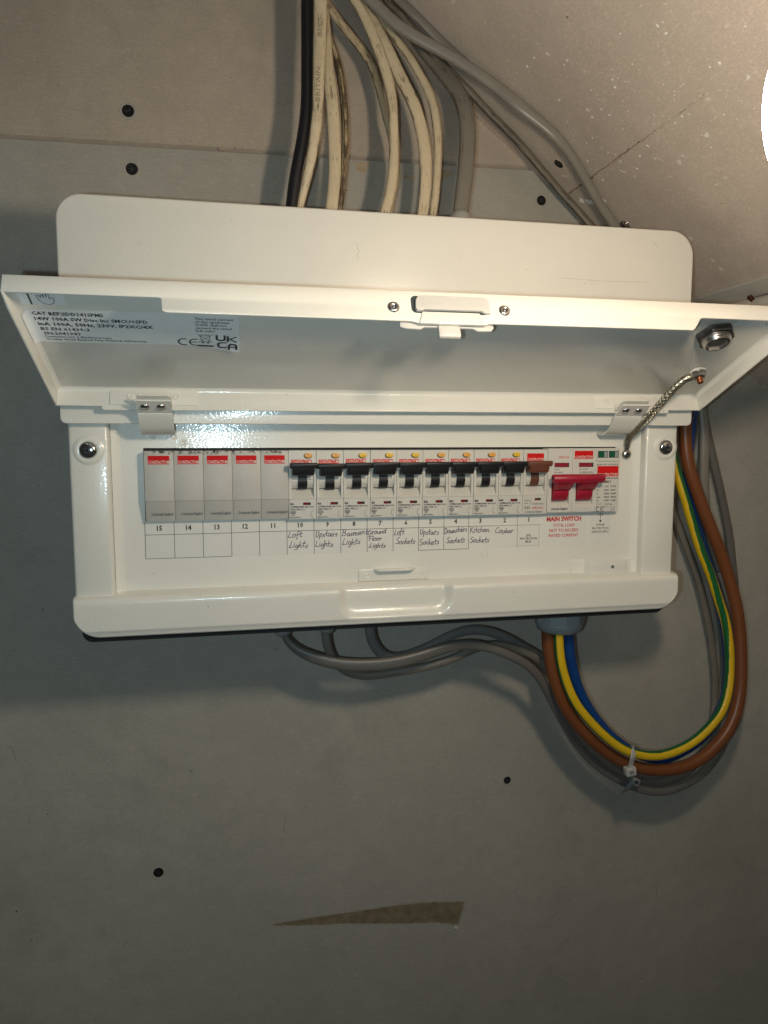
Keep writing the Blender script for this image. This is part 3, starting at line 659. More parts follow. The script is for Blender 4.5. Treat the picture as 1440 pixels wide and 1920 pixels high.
# latch on the lip
mb = MB()
lprism(mb, rrect(24.2, 65.6, 1.9, 12.0, 2.6, 5), LL-0.6, LL+0.08, RECESSD, 0, frame='lip')
sl = [(26.6, 11.2), (26.0, 9.6), (26.6, 4.6)]+arc(29.6, 5.0, 2.6, 190, 270, 4)+arc(62.6, 5.0, 2.6, 270, 350, 4)+[(65.4, 10.2), (65.4, 12.0), (62.6, 11.6), (60.6, 10.4), (30.4, 10.4), (29.4, 11.2)]
lprism(mb, sl, LL-1, LL+1.7, SLIDER, 0.6, 3, frame='lip')
for k in range(8):
    n0 = 3.5+k*0.62; lprism(mb, [(30.4, n0), (62.2, n0), (62.2, n0+0.28), (30.4, n0+0.28)], LL+1.6, LL+1.86, SLIDER, 0, frame='lip')
upart(mb, 'latch_slider', lid)
mb = MB()
lprism(mb, [(29.5, 11.4), (59.6, 11.4), (61.6, 16.4), (62.0, 18.3), (27.4, 18.3), (27.8, 16.4)], LL-0.3, LL+0.9, LIDW, 0.5, 3, frame='lip')
upart(mb, 'pressed_rib', lid)
mb = MB()
lprism(mb, [(18.4, 12), (66.5, 12), (67.6, 17.6), (66.0, 19.6), (58.5, 19.8), (56.5, 18.4), (50.8, 18.3), (37.0, 18.3), (31, 18.3), (28.6, 19.6), (20.6, 19.4), (17.8, 18.4)], LL-4.2, LL-2.4, SLIDER, 0.5, frame='lip')
lprism(mb, [(LL-4, 15), (LL-1.6, 15), (LL-1.2, 22.8), (LL-1.8, 24.2), (LL-3.6, 24.4), (LL-5.4, 23.6), (LL-5.0, 22.6), (LL-3.4, 22.8)], 37.6, 49.0, SLIDER, 0.4, 2, frame='side')
upart(mb, 'latch_hook', lid)
for rx, rn in ((15.0, 9.0), (73.6, 8.8)):
    mb = MB(); lathe(mb, [(3.1, 0), (3.0, 0.5), (2.4, 1.0), (1.2, 1.1), (1.0, 0.5), (.01, 0.4)], lp(rx, LL, rn), LT, STEEL, 22, True, False)
    lathe(mb, [(0.9, 0.45), (0.5, 0.9), (.01, 1.0)], lp(rx, LL, rn), LT, DARKST, 10, True, False); upart(mb, 'rivet', lid)
# lock barrel and nut
mb = MB(); c = lp(214.8, 79.0)
hexa = [(11.4*math.cos(math.radians(60*k+12)), 11.4*math.sin(math.radians(60*k+12))) for k in range(6)]
bm = bmesh.new(); A = [bm.verts.new(c+LX*x+LT*y+LN*0.5) for x, y in hexa]; B = [bm.verts.new(c+LX*x+LT*y+LN*5.0) for x, y in hexa]
bm.faces.new(A); bm.faces.new(B[::-1])
for i in range(6): bm.faces.new((A[i], B[i], B[(i+1) % 6], A[(i+1) % 6]))
bmesh.ops.recalc_face_normals(bm, faces=bm.faces[:]); bevel(bm, 0.7, 2, 20); mb.bm(bm, DARKST, False)
upart(mb, 'lock_nut', lid)
mb = MB(); lathe(mb, [(8.2, 0), (8.2, 6.4), (7.9, 7.2), (7.4, 7.4), (7.6, 8.2), (7.3, 8.8), (6.6, 9.2), (6.0, 9.2)], c, LN, STEEL, 32, True, False)
sq = [(-4.6, 0), (0, -4.2), (4.6, 0), (0, 4.2)]
q = [(6.3*math.cos(math.radians(a+15)), 6.3*math.sin(math.radians(a+15))) for a in range(0, 360, 60)]
mb.add([c+LX*x+LT*y+LN*9.1 for x, y in q]+[c+LX*x*.86+LT*y*.86+LN*7.0 for x, y in q], [(i, (i+1) % 6, 6+(i+1) % 6, 6+i) for i in range(6)]+[(6, 7, 8, 9, 10, 11)], STEEL)
upart(mb, 'lock_barrel', lid)
# earth stud
mb = MB(); c = lp(232.6, 34.6)
lathe(mb, [(5.4, 0.3), (5.3, 1.3), (4.4, 1.5)], c, LN, PAPER, 24, True, True)
lathe(mb, [(4.8, 1.5), (4.7, 2.2)], c, LN, STEEL, 24, False, True)
hexa = [(4.2*math.cos(math.radians(60*k)), 4.2*math.sin(math.radians(60*k))) for k in range(6)]
mb.add([c+LX*x+LT*y+LN*nn_ for nn_ in (2.2, 5.0) for x, y in hexa], [(i, (i+1) % 6, 6+(i+1) % 6, 6+i) for i in range(6)]+[(6, 7, 8, 9, 10, 11)], STEEL)
lathe(mb, [(3.2, 5.0), (3.0, 5.3), (2.0, 5.3)], c, LN, DARKST, 18, True, False)
for k in range(5): lathe(mb, [(1.6, 5+k*0.8), (2.1, 5.4+k*0.8), (1.6, 5.8+k*0.8)], c, LN, COPPER, 16, True, k == 4)
upart(mb, 'earth_stud', lid)
# braided strap
eb = empty('earth_braid', (0, 0, 0), None, None); eb.parent = unit; eb.location = -Vector(unit.location)+Vector((215*S, 0, 20*S))
pa = lp(232.6, 34.6, 3.2)
path = [pa-LX*3+LT*-1.5, pa-LX*7+LT*-4+LN*0.6, (221, -29, 41), (217, -24.5, 34.5), (213.5, -19, 27.0), (210.3, -12.5, 19.5), (208.3, -5, 13.5), (208.2, 3, 9.0), (210.2, 9.5, 5.6), (211.0, 11.6, 2.5)]
mb = MB(); tube(mb, path, 2.0, 1.5, TIN, 12, 1.5, sm=2)
PP = smooth_path(catmull(path, 1.0), 2)
for j in range(6):
    for dr in (1, -1):
        sp = []
        for i, q in enumerate(PP):
            tg = (PP[min(i+1, len(PP)-1)]-PP[max(i-1, 0)]).normalized(); sd = tg.cross(Vector((0, 1, 0))).normalized(); nr = sd.cross(tg)
            a = dr*(i*0.40)+j*math.pi/3; sp.append(q+sd*math.cos(a)*2.25+nr*math.sin(a)*1.75)
        tube(mb, sp, 0.36, 0.36, TIN, 5, 1.2, sm=0)
upart(mb, 'braid', eb)
mb = MB()
lathe(mb, [(2.6, 0), (2.6, 1.0)], Vector(path[0])-LN*0.4, LN, STEEL, 18, False, True)
tube(mb, [path[0], path[1], Vector(path[2])*0.5+Vector(path[1])*0.5], 1.9, 1.5, STEEL, 12, 1.5)
upart(mb, 'lug', eb)
mb = MB(); tube(mb, [(210.6, 10.4, 5.0), (211.0, 11.6, 1.6)], 2.3, 1.6, STEEL, 12, 1.0, sm=0, power=4); tube(mb, [(211.1, 12.2, 1.8), (211.4, 12.8, -2.6), (211.4, 12.9, -6)], 2.0, 0.6, STEEL, 10, 1.0, sm=0, power=5); upart(mb, 'lug', eb)
mb = MB(); screw_head(mb, (211.2, 12.6, -3.9), 3.5, 2.4, STEEL, (0, -1, 0), tilt=60); upart(mb, 'earth_screw', eb)

# rating label stuck inside the lid
def lab(mb, poly, nfun, mat):
    pass
mb = MB()
cols = [LLX+1.6, LLX+2.0, LLX+2.6, LLX+3.4, LLX+4.6, -150, -130, -110, -90, -80, -72, -66, -62, -60.6]
def lz(x, k):      # label outline, its right foot lifting off
    top = 79.5+(x+160)*0.012; bot = 50.2-(x < -155)*0.0+(0.6 if x < -84 else 0)
    if x > -85: bot = 50.2-(x+85)*0.11
    if k == 0 and x > -61.5: bot += 1.0
    return bot+(top-bot)*k
vs = []; R = 6
for x in cols:
    for k in range(R):
        t = lz(x, k/(R-1)); curl = max(0, (x+84)/24)**1.6*max(0, 1-(k/(R-1))*1.6)*2.2
        if x < LLX+4.5: e = (LLX+4.5-x)/2.9; nn = 0.25+2.6*e**2
        else: nn = 0.25
        vs.append(lp(x, t+(3.5*max(0, (LLX+6-x)/4.3)**2*(0.4-k/(R-1))), nn+curl))
fs = [(i*R+k, i*R+k+1, (i+1)*R+k+1, (i+1)*R+k) for i in range(len(cols)-1) for k in range(R-1)]
mb.add(vs, fs, LABEL, True)
O = H+LN*0.0
def ltx(s, x, t, h, w, curl=0): txt(mb, s, x, t, h, BLKI, w=w, O=H, X=(LX-LT*0.012).normalized(), Z=LT, off=0.36+curl, bold=0.012 if h > 2.6 else 0)
ltx('CAT REF:SDD141SPMS', -161.0, 73.4, 2.7, 33.5)
ltx('14W 100A SW Disc Inc SMCU+SPD', -160.6, 68.9, 2.7, 54)
ltx('InA 100A, 50Hz, 230V, IP2XC/4X', -160.0, 64.4, 2.7, 55.5)
ltx('BS EN 61439-3', -159.8, 60.1, 2.6, 23.5)
ltx('SN:2041949', -159.4, 56.0, 2.6, 18)
ltx('Contactum Ltd, 2 Blackmoor Lane', -159.6, 53.6, 1.6, 33)
ltx('Croxley Green Business Park, Watford, WD18 8GA', -159.2, 51.2, 1.6, 50)
for i, (s, w) in enumerate((('The rated current', 19.5), ('of the upstream', 17.5), ('OCPD shall not', 16), ('exceed the rated', 18.5), ('InA value', 10.5))): ltx(s, -83.2, 74.2-i*2.75, 1.9, w)
def arcs(cx, ct, r, a0, a1, w, n=10, sx=1.0, curl=0):
    ribbon(mb, [(cx+sx*r*math.cos(math.radians(a0+(a1-a0)*i/n)), ct+r*math.sin(math.radians(a0+(a1-a0)*i/n))) for i in range(n+1)], w, BLKI, H, LX, LT, LN, 0.36+curl)
arcs(-89.8, 54.3, 3.0, 70, 290, 0.8, curl=0.0); arcs(-84.0, 54.2, 3.0, 70, 290, 0.8)
ribbon(mb, [(-86.6, 54.2), (-83.4, 54.2)], 0.7, BLKI, H, LX, LT, LN, 0.36)
for a, b_ in (((-82.6, 62), (-74.5, 54.6)), ((-74.3, 62.4), (-82.6, 54.4))): ribbon(mb, [a, b_], 0.3, BLKI, H, LX, LT, LN, 0.6)
ribbon(mb, [(-81.4, 61.0), (-80.4, 55.6), (-76.8, 55.4), (-76, 61), (-81.6, 61), (-81.0, 61.8), (-76.2, 61.6)], 0.3, BLKI, H, LX, LT, LN, 0.6)
for k, (x, tt) in enumerate(((-80, 55), (-77.2, 54.9))): lathe(mb, [(0.7, 0), (0.01, .02)], lp(x, tt, 0.9), LN, BLKI, 10, False, False)
ribbon(mb, [(-82.3, 52.6), (-74.9, 52.2)], 1.5, BLKI, H, LX, LT, LN, 1.35)
ribbon(mb, [(-72.6, 62.0), (-72.6, 58.4), (-71.6, 57.4), (-69.4, 57.4), (-68.4, 58.2), (-68.4, 61.8)], 1.15, BLKI, H, LX, LT, LN, 0.9)
ribbon(mb, [(-66.8, 61.8), (-66.8, 57.0)], 1.15, BLKI, H, LX, LT, LN, 1.3); ribbon(mb, [(-62.4, 61.8), (-65.8, 59.6), (-62.4, 57.0)], 0.9, BLKI, H, LX, LT, LN, 1.5)
lift = lambda x: 0.36+max(0, (x+84)/24)**1.6*3.0*0.95
ribbon(mb, [(-67.8, 56.0), (-70.8, 56.0), (-72.0, 55.0), (-72.0, 52.6), (-71, 51.4), (-67.8, 51.2)], 1.15, BLKI, H, LX, LT, LN, 1.5)
ribbon(mb, [(-66.4, 50.4), (-66.4, 54.0), (-65.4, 55.6), (-63.2, 55.4), (-62.4, 54.2), (-62.4, 50.6)], 1.15, BLKI, H, LX, LT, LN, 2.1); ribbon(mb, [(-66.4, 52.8), (-62.4, 52.8)], 1.0, BLKI, H, LX, LT, LN, 2.1)
upart(mb, 'rating_label', lid)
# hand symbol sticker, half hidden by the lip
mb = MB()
lprism(mb, [(-164, 83.6), (-143, 83.9), (-143, 102), (-164, 102)], 0.0, 0.12, LABEL, 0)
ribbon(mb, [(-158.9, 83.9), (-158.9, 98)], 0.8, BLKI, H, LX, LT, LN, 0.2)
ribbon(mb, [(-155.4, 91), (-154.8, 87), (-153.2, 84.6), (-150.8, 83.9), (-148.6, 85), (-147.8, 89), (-148.6, 89.6), (-149.8, 88.6), (-149.8, 93.5), (-150.6, 93.8), (-151, 89.6), (-151.2, 93.6), (-152, 93.6), (-152.2, 89.4), (-152.6, 91.4), (-153.4, 91.3), (-153.6, 89.2), (-154.2, 90.8), (-155.4, 91)], 0.32, BLKI, H, LX, LT, LN, 0.2)
upart(mb, 'hand_sticker', lid)
mb = MB(); lprism(mb, [(221.5, 85.4), (246, 85.4), (246, 103), (228, 103)], 0.0, 0.1, LABEL, 0)
ribbon(mb, [(244.6, 94), (242.8, 92.4), (242.6, 88.4), (243.6, 87.2), (246, 87.0)], 0.35, BLKI, H, LX, LT, LN, 0.2); upart(mb, 'corner_sticker', lid)

SMUDGE = simple('faint_scuff', (0.50, 0.46, 0.38), .6)
for q in [[(12.4, -0.1, 129.4), (14.1, -0.1, 128.8), (13.7, -0.1, 126.2), (15.4, -0.1, 125.0), (13.7, -0.1, 123.0), (14.4, -0.1, 119.1)], [(218.1, -0.1, 141.4), (221.9, -0.1, 137.7)], [(151.6, -0.1, 114.1), (181.9, -0.1, 113.3), (216.9, -0.1, 114.0)], [(-59.6, -0.1, 113.4), (-59.3, -0.1, 112.8)], [(102.8, 13.9, -72.3), (104.8, 13.9, -75.3)], [(107.1, 13.9, -70.1), (108.3, 13.9, -73.9), (106.4, 13.9, -76.2)]]:
    mb = MB(); P = q; ribbon(mb, [(p[0], p[2]) for p in P], 0.22, SMUDGE, Vector((0, P[0][1], 0)), Vector((1, 0, 0)), Vector((0, 0, 1)), Vector((0, -1, 0)), 0.02)
    upart(mb, 'scuff_mark', cover)
# ================================================================ CIRCUIT CHART (stuck below the switches)
PX_ = Vector((0, 14, 0)); WX = Vector((1, 0, 0)); WZ = Vector((0, 0, 1)); WN = Vector((0, -1, 0))
G = {
 'L': (.52, [[(.22, 1), (.14, .5), (.02, .02), (.3, .08), (.46, .02)]]),
 'o': (.46, [[(.22, .5), (.04, .34), (.05, .08), (.22, 0), (.38, .16), (.36, .42), (.22, .5), (.4, .48)]]),
 'f': (.40, [[(.46, .95), (.32, 1.02), (.22, .8), (.16, .2), (.10, -.3), (.02, -.25)], [(.02, .42), (.40, .5)]]),
 't': (.40, [[(.22, .95), (.16, .3), (.2, .04), (.36, .08)], [(0, .5), (.42, .58)]]),
 'i': (.22, [[(.1, .48), (.08, .05), (.18, .02)], [(.12, .70), (.13, .66)]]),
 'g': (.46, [[(.38, .45), (.2, .5), (.05, .3), (.12, .05), (.32, .1), (.38, .45), (.36, -.2), (.2, -.42), (.02, -.3)]]),
 'h': (.46, [[(.12, 1), (.08, .5), (.05, 0), (.12, .35), (.26, .48), (.34, .3), (.34, 0), (.44, .04)]]),
 's': (.38, [[(.34, .48), (.14, .46), (.1, .32), (.28, .18), (.24, .02), (.02, .04)]]),
 'U': (.56, [[(.06, .9), (.10, 1.0), (.08, .2), (.2, 0), (.38, .2), (.46, 1.0), (.44, .7)]]),
 'p': (.46, [[(.08, .5), (.06, -.42), (.08, .3), (.24, .5), (.38, .34), (.3, .06), (.1, .04)]]),
 'a': (.46, [[(.36, .44), (.18, .5), (.04, .26), (.12, .02), (.3, .12), (.37, .46), (.36, .06), (.46, .04)]]),
 'r': (.36, [[(.08, .5), (.08, 0), (.1, .32), (.22, .5), (.34, .46)]]),
 'B': (.56, [[(.14, .96), (.08, 0)], [(.02, .9), (.3, 1.0), (.42, .8), (.3, .56), (.12, .52), (.4, .46), (.48, .22), (.3, 0), (.04, .02)]]),
 'm': (.62, [[(.06, .5), (.05, 0), (.1, .36), (.2, .5), (.28, .3), (.27, 0), (.32, .36), (.42, .5), (.5, .3), (.5, 0), (.6, .04)]]),
 'e': (.42, [[(.06, .22), (.3, .3), (.32, .46), (.16, .5), (.04, .28), (.1, .04), (.38, .08)]]),
 'n': (.46, [[(.06, .5), (.05, 0), (.12, .36), (.26, .5), (.34, .3), (.34, 0), (.44, .06)]]),
 'G': (.60, [[(.5, .86), (.34, 1.0), (.1, .8), (.04, .3), (.2, 0), (.44, .12), (.48, .46), (.28, .44), (.58, .46)]]),
 'u': (.46, [[(.06, .5), (.06, .12), (.18, 0), (.32, .14), (.36, .5), (.36, .06), (.46, .04)]]),
 'd': (.48, [[(.36, .4), (.18, .5), (.04, .26), (.14, .02), (.32, .12), (.40, 1.0), (.38, .06), (.48, .06)]]),
 'F': (.50, [[(.14, .9), (.1, 0)], [(-.05, .9), (.5, 1.0)], [(.08, .5), (.36, .54)]]),
 'l': (.22, [[(.14, 1), (.08, .3), (.1, .02), (.22, .06)]]),
 'S': (.50, [[(.46, .92), (.28, 1.0), (.1, .84), (.14, .6), (.38, .42), (.4, .14), (.2, 0), (.02, .1)]]),
 'c': (.38, [[(.34, .42), (.2, .5), (.04, .28), (.1, .02), (.36, .08)]]),
 'k': (.42, [[(.10, 1), (.06, 0)], [(.36, .5), (.1, .24), (.2, .2), (.4, .02)]]),
 'D': (.60, [[(.14, .92), (.08, 0)], [(.0, .94), (.36, .9), (.52, .55), (.4, .12), (.04, 0)]]),
 'w': (.58, [[(.04, .5), (.08, .06), (.2, .02), (.27, .36), (.34, .04), (.46, .06), (.52, .5)]]),
 'K': (.54, [[(.12, 1), (.08, 0)], [(.46, 1), (.12, .48), (.24, .44), (.5, .02)]]),
 'C': (.56, [[(.5, .84), (.36, 1.0), (.12, .78), (.04, .3), (.18, .02), (.48, .16)]]),
 ' ': (.3, []),
}
def hand(mb, s, x, z, cap, w, seed, O=PX_):
    rr = random.Random(seed); sl = rr.uniform(-.05, .25); tl = rr.uniform(-.05, .09); tot = sum(G[c][0] for c in s); kx = w/tot; cx = 0
    for c in s:
        adv, st = G[c]; dz = rr.uniform(-.08, .08)
        for sst in st:
            gs = rr.uniform(.9, 1.12); P = [((cx+px_*rr.uniform(.96, 1.04)+pz_*sl)*kx+x, (pz_*gs*rr.uniform(.95, 1.05)+dz)*cap+z+cx*kx*tl) for px_, pz_ in sst]
            if len(P) > 2: P = [(p.x, p.y) for p in catmull([Vector((a, b_, 0)) for a, b_ in P], cap*0.12)]
            ribbon(mb, P, 0.42, PENI, O, WX, WZ, WN, 0.14+0.01*rr.random())
        cx += adv
chart = empty('circuit_chart', (13, 14, -58), 'long white paper strip with numbers 15 to 1 and handwritten room names', 'label')
mb = MB(); C0, CP = -121.5, 17.95
box(mb, C0, C0+15*CP-1.2, 13.93, 14.0, -69.5, -45.6, PAPER); upart(mb, 'paper_strip', chart)
mb = MB()
def ln(x0, z0, x1, z1, w=0.3): ribbon(mb, [(x0, z0), (x1, z1)], w, BLKI, PX_, WX, WZ, WN, 0.12)
for k in range(15):
    xa = C0+k*CP; za = -53.6-(0.35*(k < 4))
    ln(xa, za, xa+CP, -53.6-(0.35*(k+1 < 4)), 0.3 if k < 13 else 0.2)
    if k not in (13,): ln(xa, -46, xa, -69.3 if k != 12 else -58.5, 0.32 if k < 12 else 0.22)
    txt(mb, str(15-k), xa+CP/2+(-.5 if k > 9 else 0), -51.3, 3.1, BLKI, O=PX_, align='C', off=0.1, bold=.015)
ln(C0+14*CP, -46, C0+14*CP, -59, .22); ln(C0+14*CP, -61, C0+14*CP, -64, .2); ln(C0+14*CP, -66, C0+14*CP, -66.8, .2)
for k in (0, 1, 2): ln(C0+k*CP, -69.3, C0+(k+1)*CP, -69.3, .28)
for k in (10, 11): ln(C0+k*CP, -69.3, C0+(k+1)*CP, -69.3, .3)
ln(C0+12*CP, -46, C0+12*CP, -69.3, .3)
upart(mb, 'printed_grid', chart)
mb = MB(); w = C0
words = {5: (('Loft', 9.5, -58.2, .6), ('Lights', 12.5, -64.6, 1.2)), 6: (('Upstairs', 15, -58.0, .8), ('Lights', 12.0, -64.6, .9)), 7: (('Basment', 18.0, -58.0, .6), ('Lights', 12.4, -64.2, 1.0)),
         8: (('Ground', 12.6, -57.6, .4), ('Floor', 9.2, -61.6, 1.0), ('Lights', 11.6, -66.2, 1.2)), 9: (('Loft', 7.0, -58.0, .8), ('Sockets', 13.8, -64.4, 1.6)), 10: (('Upstairs', 13.6, -58.4, .8), ('Sockets', 14.2, -65.6, .6)),
         11: (('Downstairs', 16.6, -58.2, .4), ('Sockets', 13.8, -64.8, 1.4)), 12: (('Kitchen', 14.4, -58.2, .8), ('Sockets', 14.2, -65.2, 1.0)), 13: (('Cooker', 13.6, -59.0, 1.4),)}
for k, ls in words.items():
    for i, (s, wd, zz, dx) in enumerate(ls): hand(mb, s, C0+k*CP+dx, zz, 3.9 if k != 8 else 3.2, wd, k*5+i)
upart(mb, 'handwriting', chart)
mb = MB(); txt(mb, 'SPD', 138.3, -61.9, 1.6, BLKI, O=PX_, align='C', off=.14); txt(mb, 'PROTECTION', 138.3, -64.1, 1.6, BLKI, w=12.8, O=PX_, align='C', off=.14); txt(mb, 'MCB', 138.3, -66.3, 1.6, BLKI, O=PX_, align='C', off=.14)
ribbon(mb, [(146.3, -53.4), (146.3, -69.4)], .2, GREYI, PX_, WX, WZ, WN, .1); ribbon(mb, [(131, -68.2), (146, -68.2)], .12, GREYI, PX_, WX, WZ, WN, .1)
upart(mb, 'printed_words', chart)

warn = empty('warning_label', (165, 14, -58), 'square label with red MAIN SWITCH load warning under the crimson switch', 'label')
mb = MB(); box(mb, 148.0, 182.4, 13.9, 14.0, -69.4, -46.4, PAPER); upart(mb, 'paper', warn)
mb = MB()
for s, zz, h_, w_, bl in (('MAIN SWITCH', -51.3, 3.0, 26.6, .03), ('TOTAL LOAD', -55.4, 2.1, 16.6, 0), ('NOT TO EXCEED', -59.1, 2.1, 22.4, 0), ('RATED CURRENT', -62.7, 2.1, 22.8, 0)):
    txt(mb, s, 165.0, zz, h_, REDT, w=w_, O=PX_, align='C', off=0.16, bold=bl, res=2)
upart(mb, 'printed_words', warn)
spl = empty('surge_label', (193.2, 14, -53), 'small label with arrow and words SURGE PROTECTION DEVICE (SPD)', 'label')
mb = MB(); box(mb, 185.4, 201.4, 13.94, 14.0, -62.2, -46.2, PAPER); upart(mb, 'paper', spl)
mb = MB()
for s, zz, w_ in (('SURGE', -55.4, 6.6), ('PROTECTION', -58.0, 12.6), ('DEVICE (SPD)', -60.5, 13.0)): txt(mb, s, 193.4, zz, 1.45, BLKI, w=w_, O=PX_, align='C', off=.12)
ribbon(mb, [(193.2, -46.9), (193.2, -52)], .28, BLKI, PX_, WX, WZ, WN, .12)
mb.add([(192.2, 13.88, -51.4), (194.2, 13.88, -51.4), (193.2, 13.88, -53.4)], [(0, 1, 2)], BLKI)
for cx, cz in ((193.2, -46.5), (191.6, -47.4), (194.8, -47.4), (193.2, -48.2)): mb.add([(cx-.7, 13.88, cz), (cx, 13.88, cz-.55), (cx+.7, 13.88, cz), (cx, 13.88, cz+.55)], [(0, 1, 2, 3)], BLKI)
upart(mb, 'printed_words', spl)

# ================================================================ THE SWITCHES
PW, MX = 17.89, -120.0; FY = 6.7; MH = 44.7
def mpart(mb, name, par, lab=None):
    o = mb.obj(name, par)
    if lab: o['label'] = lab
    return o
Z0 = Vector((0, 0, 0))
def logo(mb, x0, x1, z0, z1, tw, tz, th, y=0.0):
    mb.add([(x0, y-.05, z0), (x1, y-.05, z0), (x1, y-.05, z1), (x0, y-.05, z1)], [(0, 1, 2, 3)], REDI)
    txt(mb, 'CONTACTUM', (x0+x1)/2, tz, th, WHITEI, w=tw, O=Vector((0, y, 0)), align='C', off=0.1, bold=-0.008)
order = ['the far left end of the row', 'second from the left end of the row', 'third from the left end of the row', 'fourth from the left end of the row', 'fifth in the row, beside the first black switch']
# blanking plates
def make_blank():
    r = empty('blanking_plate', (0, 0, 0), 'x', 'blanking plate', 'grey blanking plates at the left of the row')
    mb = MB(); prism(mb, [(0.0, -0.25), (0.0, -31.6), (0.45, -31.9), (2.9, -MH), (13, -MH), (13, -0.25)], 0.06, PW-0.06, DIRTY, 'x', 0.22, 2); mpart(mb, 'body', r)
    mb = MB(); logo(mb, 2.4, 15.4, -8.6, -3.2, 12.6, -8.3, 2.1); mpart(mb, 'badge', r)
    mb = MB(); txt(mb, 'Contactum England', 3.4, -40.8, 1.9, GREYI, w=13.3, O=Vector((0, 1.66, 0))); mpart(mb, 'lettering', r); return r
def copy_thing(src, loc, **kw):
    c = src.copy(); COL.objects.link(c); c.location = tuple(q*S for q in loc)
    for ch in list(src.children):
        if ch.name.split('.')[0] in kw.get('skip', ()): continue
        d = ch.copy(); COL.objects.link(d); d.parent = c
        for g in ch.children: e = g.copy(); COL.objects.link(e); e.parent = d
    return c
b0 = make_blank(); yy = [0.0, 0.3, -0.15, 0.1, 0.35]
bl_lab = ['plain grey blanking plate at the far left end of the row, above number 15', 'grey blanking plate above number 14 with scuffs below its red badge', 'plain grey blanking plate above number 13 with tiny nick in its badge', 'grey blanking plate above number 12 with black grime along the top', 'grey blanking plate above number 11, scrawled badge, beside the first black switch']
for k in range(5):
    o = b0 if k == 0 else copy_thing(b0, (0, 0, 0)); o.location = ((MX+k*PW)*S, (FY+yy[k]*0.4)*S, -0.2*S); o['label'] = bl_lab[k]
for o in [o for o in bpy.data.objects if o.name.startswith('blanking_plate')][1:]:
    pass
def body_mesh(W=PW, mat=PLAST, recess=True):
    mb = MB(); wl = 1.75
    full = [(0.25, -0.0), (0.0, -0.3), (0.0, -31.6), (0.3, -31.9), (0.8, -MH), (13, -MH), (13, 0.0)]
    mid = [(0.25, 0.0), (0.0, -0.3), (0.0, -10.2), (5.8, -10.2), (6.6, -15), (6.6, -25.0), (5.4, -25.4), (0.4, -30.6), (0.0, -31.2), (0.3, -31.9), (0.8, -MH), (13, -MH), (13, 0.0)]
    prism(mb, full, 0.14, wl, mat, 'x', 0.0); prism(mb, full, W-wl, W-0.14, mat, 'x', 0.0); prism(mb, mid, wl-0.01, W-wl+0.01, mat, 'x', 0.0)
    return mb
def seg_drum(mb, x0, x1, r, a0, a1, mat, cy=7.4, cz=-19.6, n=14):
    P = [(cy-r*math.cos(math.radians(a0+(a1-a0)*i/n)), cz+r*math.sin(math.radians(a0+(a1-a0)*i/n))) for i in range(n+1)]+[(cy+1, cz)]
    prism(mb, P, x0, x1, mat, 'x', 0.0, smooth=False)
def lever(mat, mat2):
    mb = MB()
    # grip: full-width top edge, narrower skirt below
    P = [(-8.4, -7.9), (-8.9, -8.3), (-9.0, -9.0), (-8.6, -11.0), (-7.2, -11.6), (-5.2, -11.6), (-5.0, -8.4), (-6.0, -7.8)]
    prism(mb, P, 0.15, PW-0.1, mat, 'x', 0.35, 2, ang=25)
    Q = [(-8.3, -9.5), (-8.2, -11.4), (-6.6, -15.6), (-4.6, -16.2), (1.2, -16.2), (1.0, -13.0), (-4.4, -10.0)]
    prism(mb, Q, 2.2, PW-2.2, mat, 'x', 0.3, 2, ang=25)
    return mb
def make_rcbo(name, cat, group, mat, matw, button):
    r = empty(name, (0, 0, 0), 'x', cat, group)
    mpart(body_mesh(), 'body', r)
    mb = MB(); seg_drum(mb, 1.9, PW-1.9, 6.6, -52, 40, PLAST); 
    for s in (-1,):
        a = math.radians(6); mb.add([(x, 7.4-6.66*math.cos(aa), -19.6+6.66*math.sin(aa)) for x, aa in ((1.9, a), (PW-1.9, a), (PW-1.9, a+.035), (1.9, a+.035))], [(0, 1, 2, 3)], RECESSD)
    d = mpart(mb, 'drum', r)
    mb = MB(); seg_drum(mb, PW/2-3.05, PW/2+3.05, 7.25, -54, 2, mat); seg_drum(mb, PW/2-3.0, PW/2+3.0, 7.0, 9, 45, matw); seg_drum(mb, PW/2-2.9, PW/2+2.9, 6.9, 1, 10, RECESSD)
    t = mpart(lever(mat, matw), 'toggle', r); mpart(mb, 'toggle_root', t)
    if button:
        mb = MB(); c = (12.8, 0.25, -3.3); 
        prof = [(2.5, 0), (2.5, .9), (2.35, 1.15), (2.0, 1.2), (.01, 1.22)]
        lathe(mb, prof, (0, 0, 0), (0, -1, 0), button, 24, True, False)
        mb.v = [(x*1.04+c[0], y+c[1], z*0.62+c[2]) for x, y, z in mb.v]
        k0 = len(mb.v); lathe(mb, [(2.75, 0.02), (2.75, 0.1)], (0, 0, 0), (0, -1, 0), RECESSD, 24, False, True)
        mb.v[k0:] = [(x*1.04+c[0]-0.3, y+c[1]-.2, z*0.66+c[2]-.25) for x, y, z in mb.v[k0:]]
        txt(mb, 'T', c[0], c[2]-.5, 1.1, BROWNP, O=Vector((0, -0.97, 0)), align='C', off=.05)
        mpart(mb, 'test_button', r)
    return r
rc = make_rcbo('circuit_breaker', 'circuit breaker', 'black switched circuit breakers in the row', BLACKP, WORN, ORAB)
mb = MB(); logo(mb, 1.6, 15.0, -8.7, -6.0, 12.6, -8.35, 2.0, 0.02); badge = mpart(mb, 'badge', rc)
mb = MB(); prism(mb, [(9.1, -35.6), (14.1, -35.6), (14.1, -33.9), (9.1, -33.9)], 0.33, 0.5, DARK, 'y', 0); prism(mb, [(9.4, -35.4), (12.2, -35.4), (12.2, -34.1), (9.4, -34.1)], 0.28, 0.4, REDW, 'y', 0); mpart(mb, 'indicator_window', rc)
YO = Vector((0, 0.62, 0))
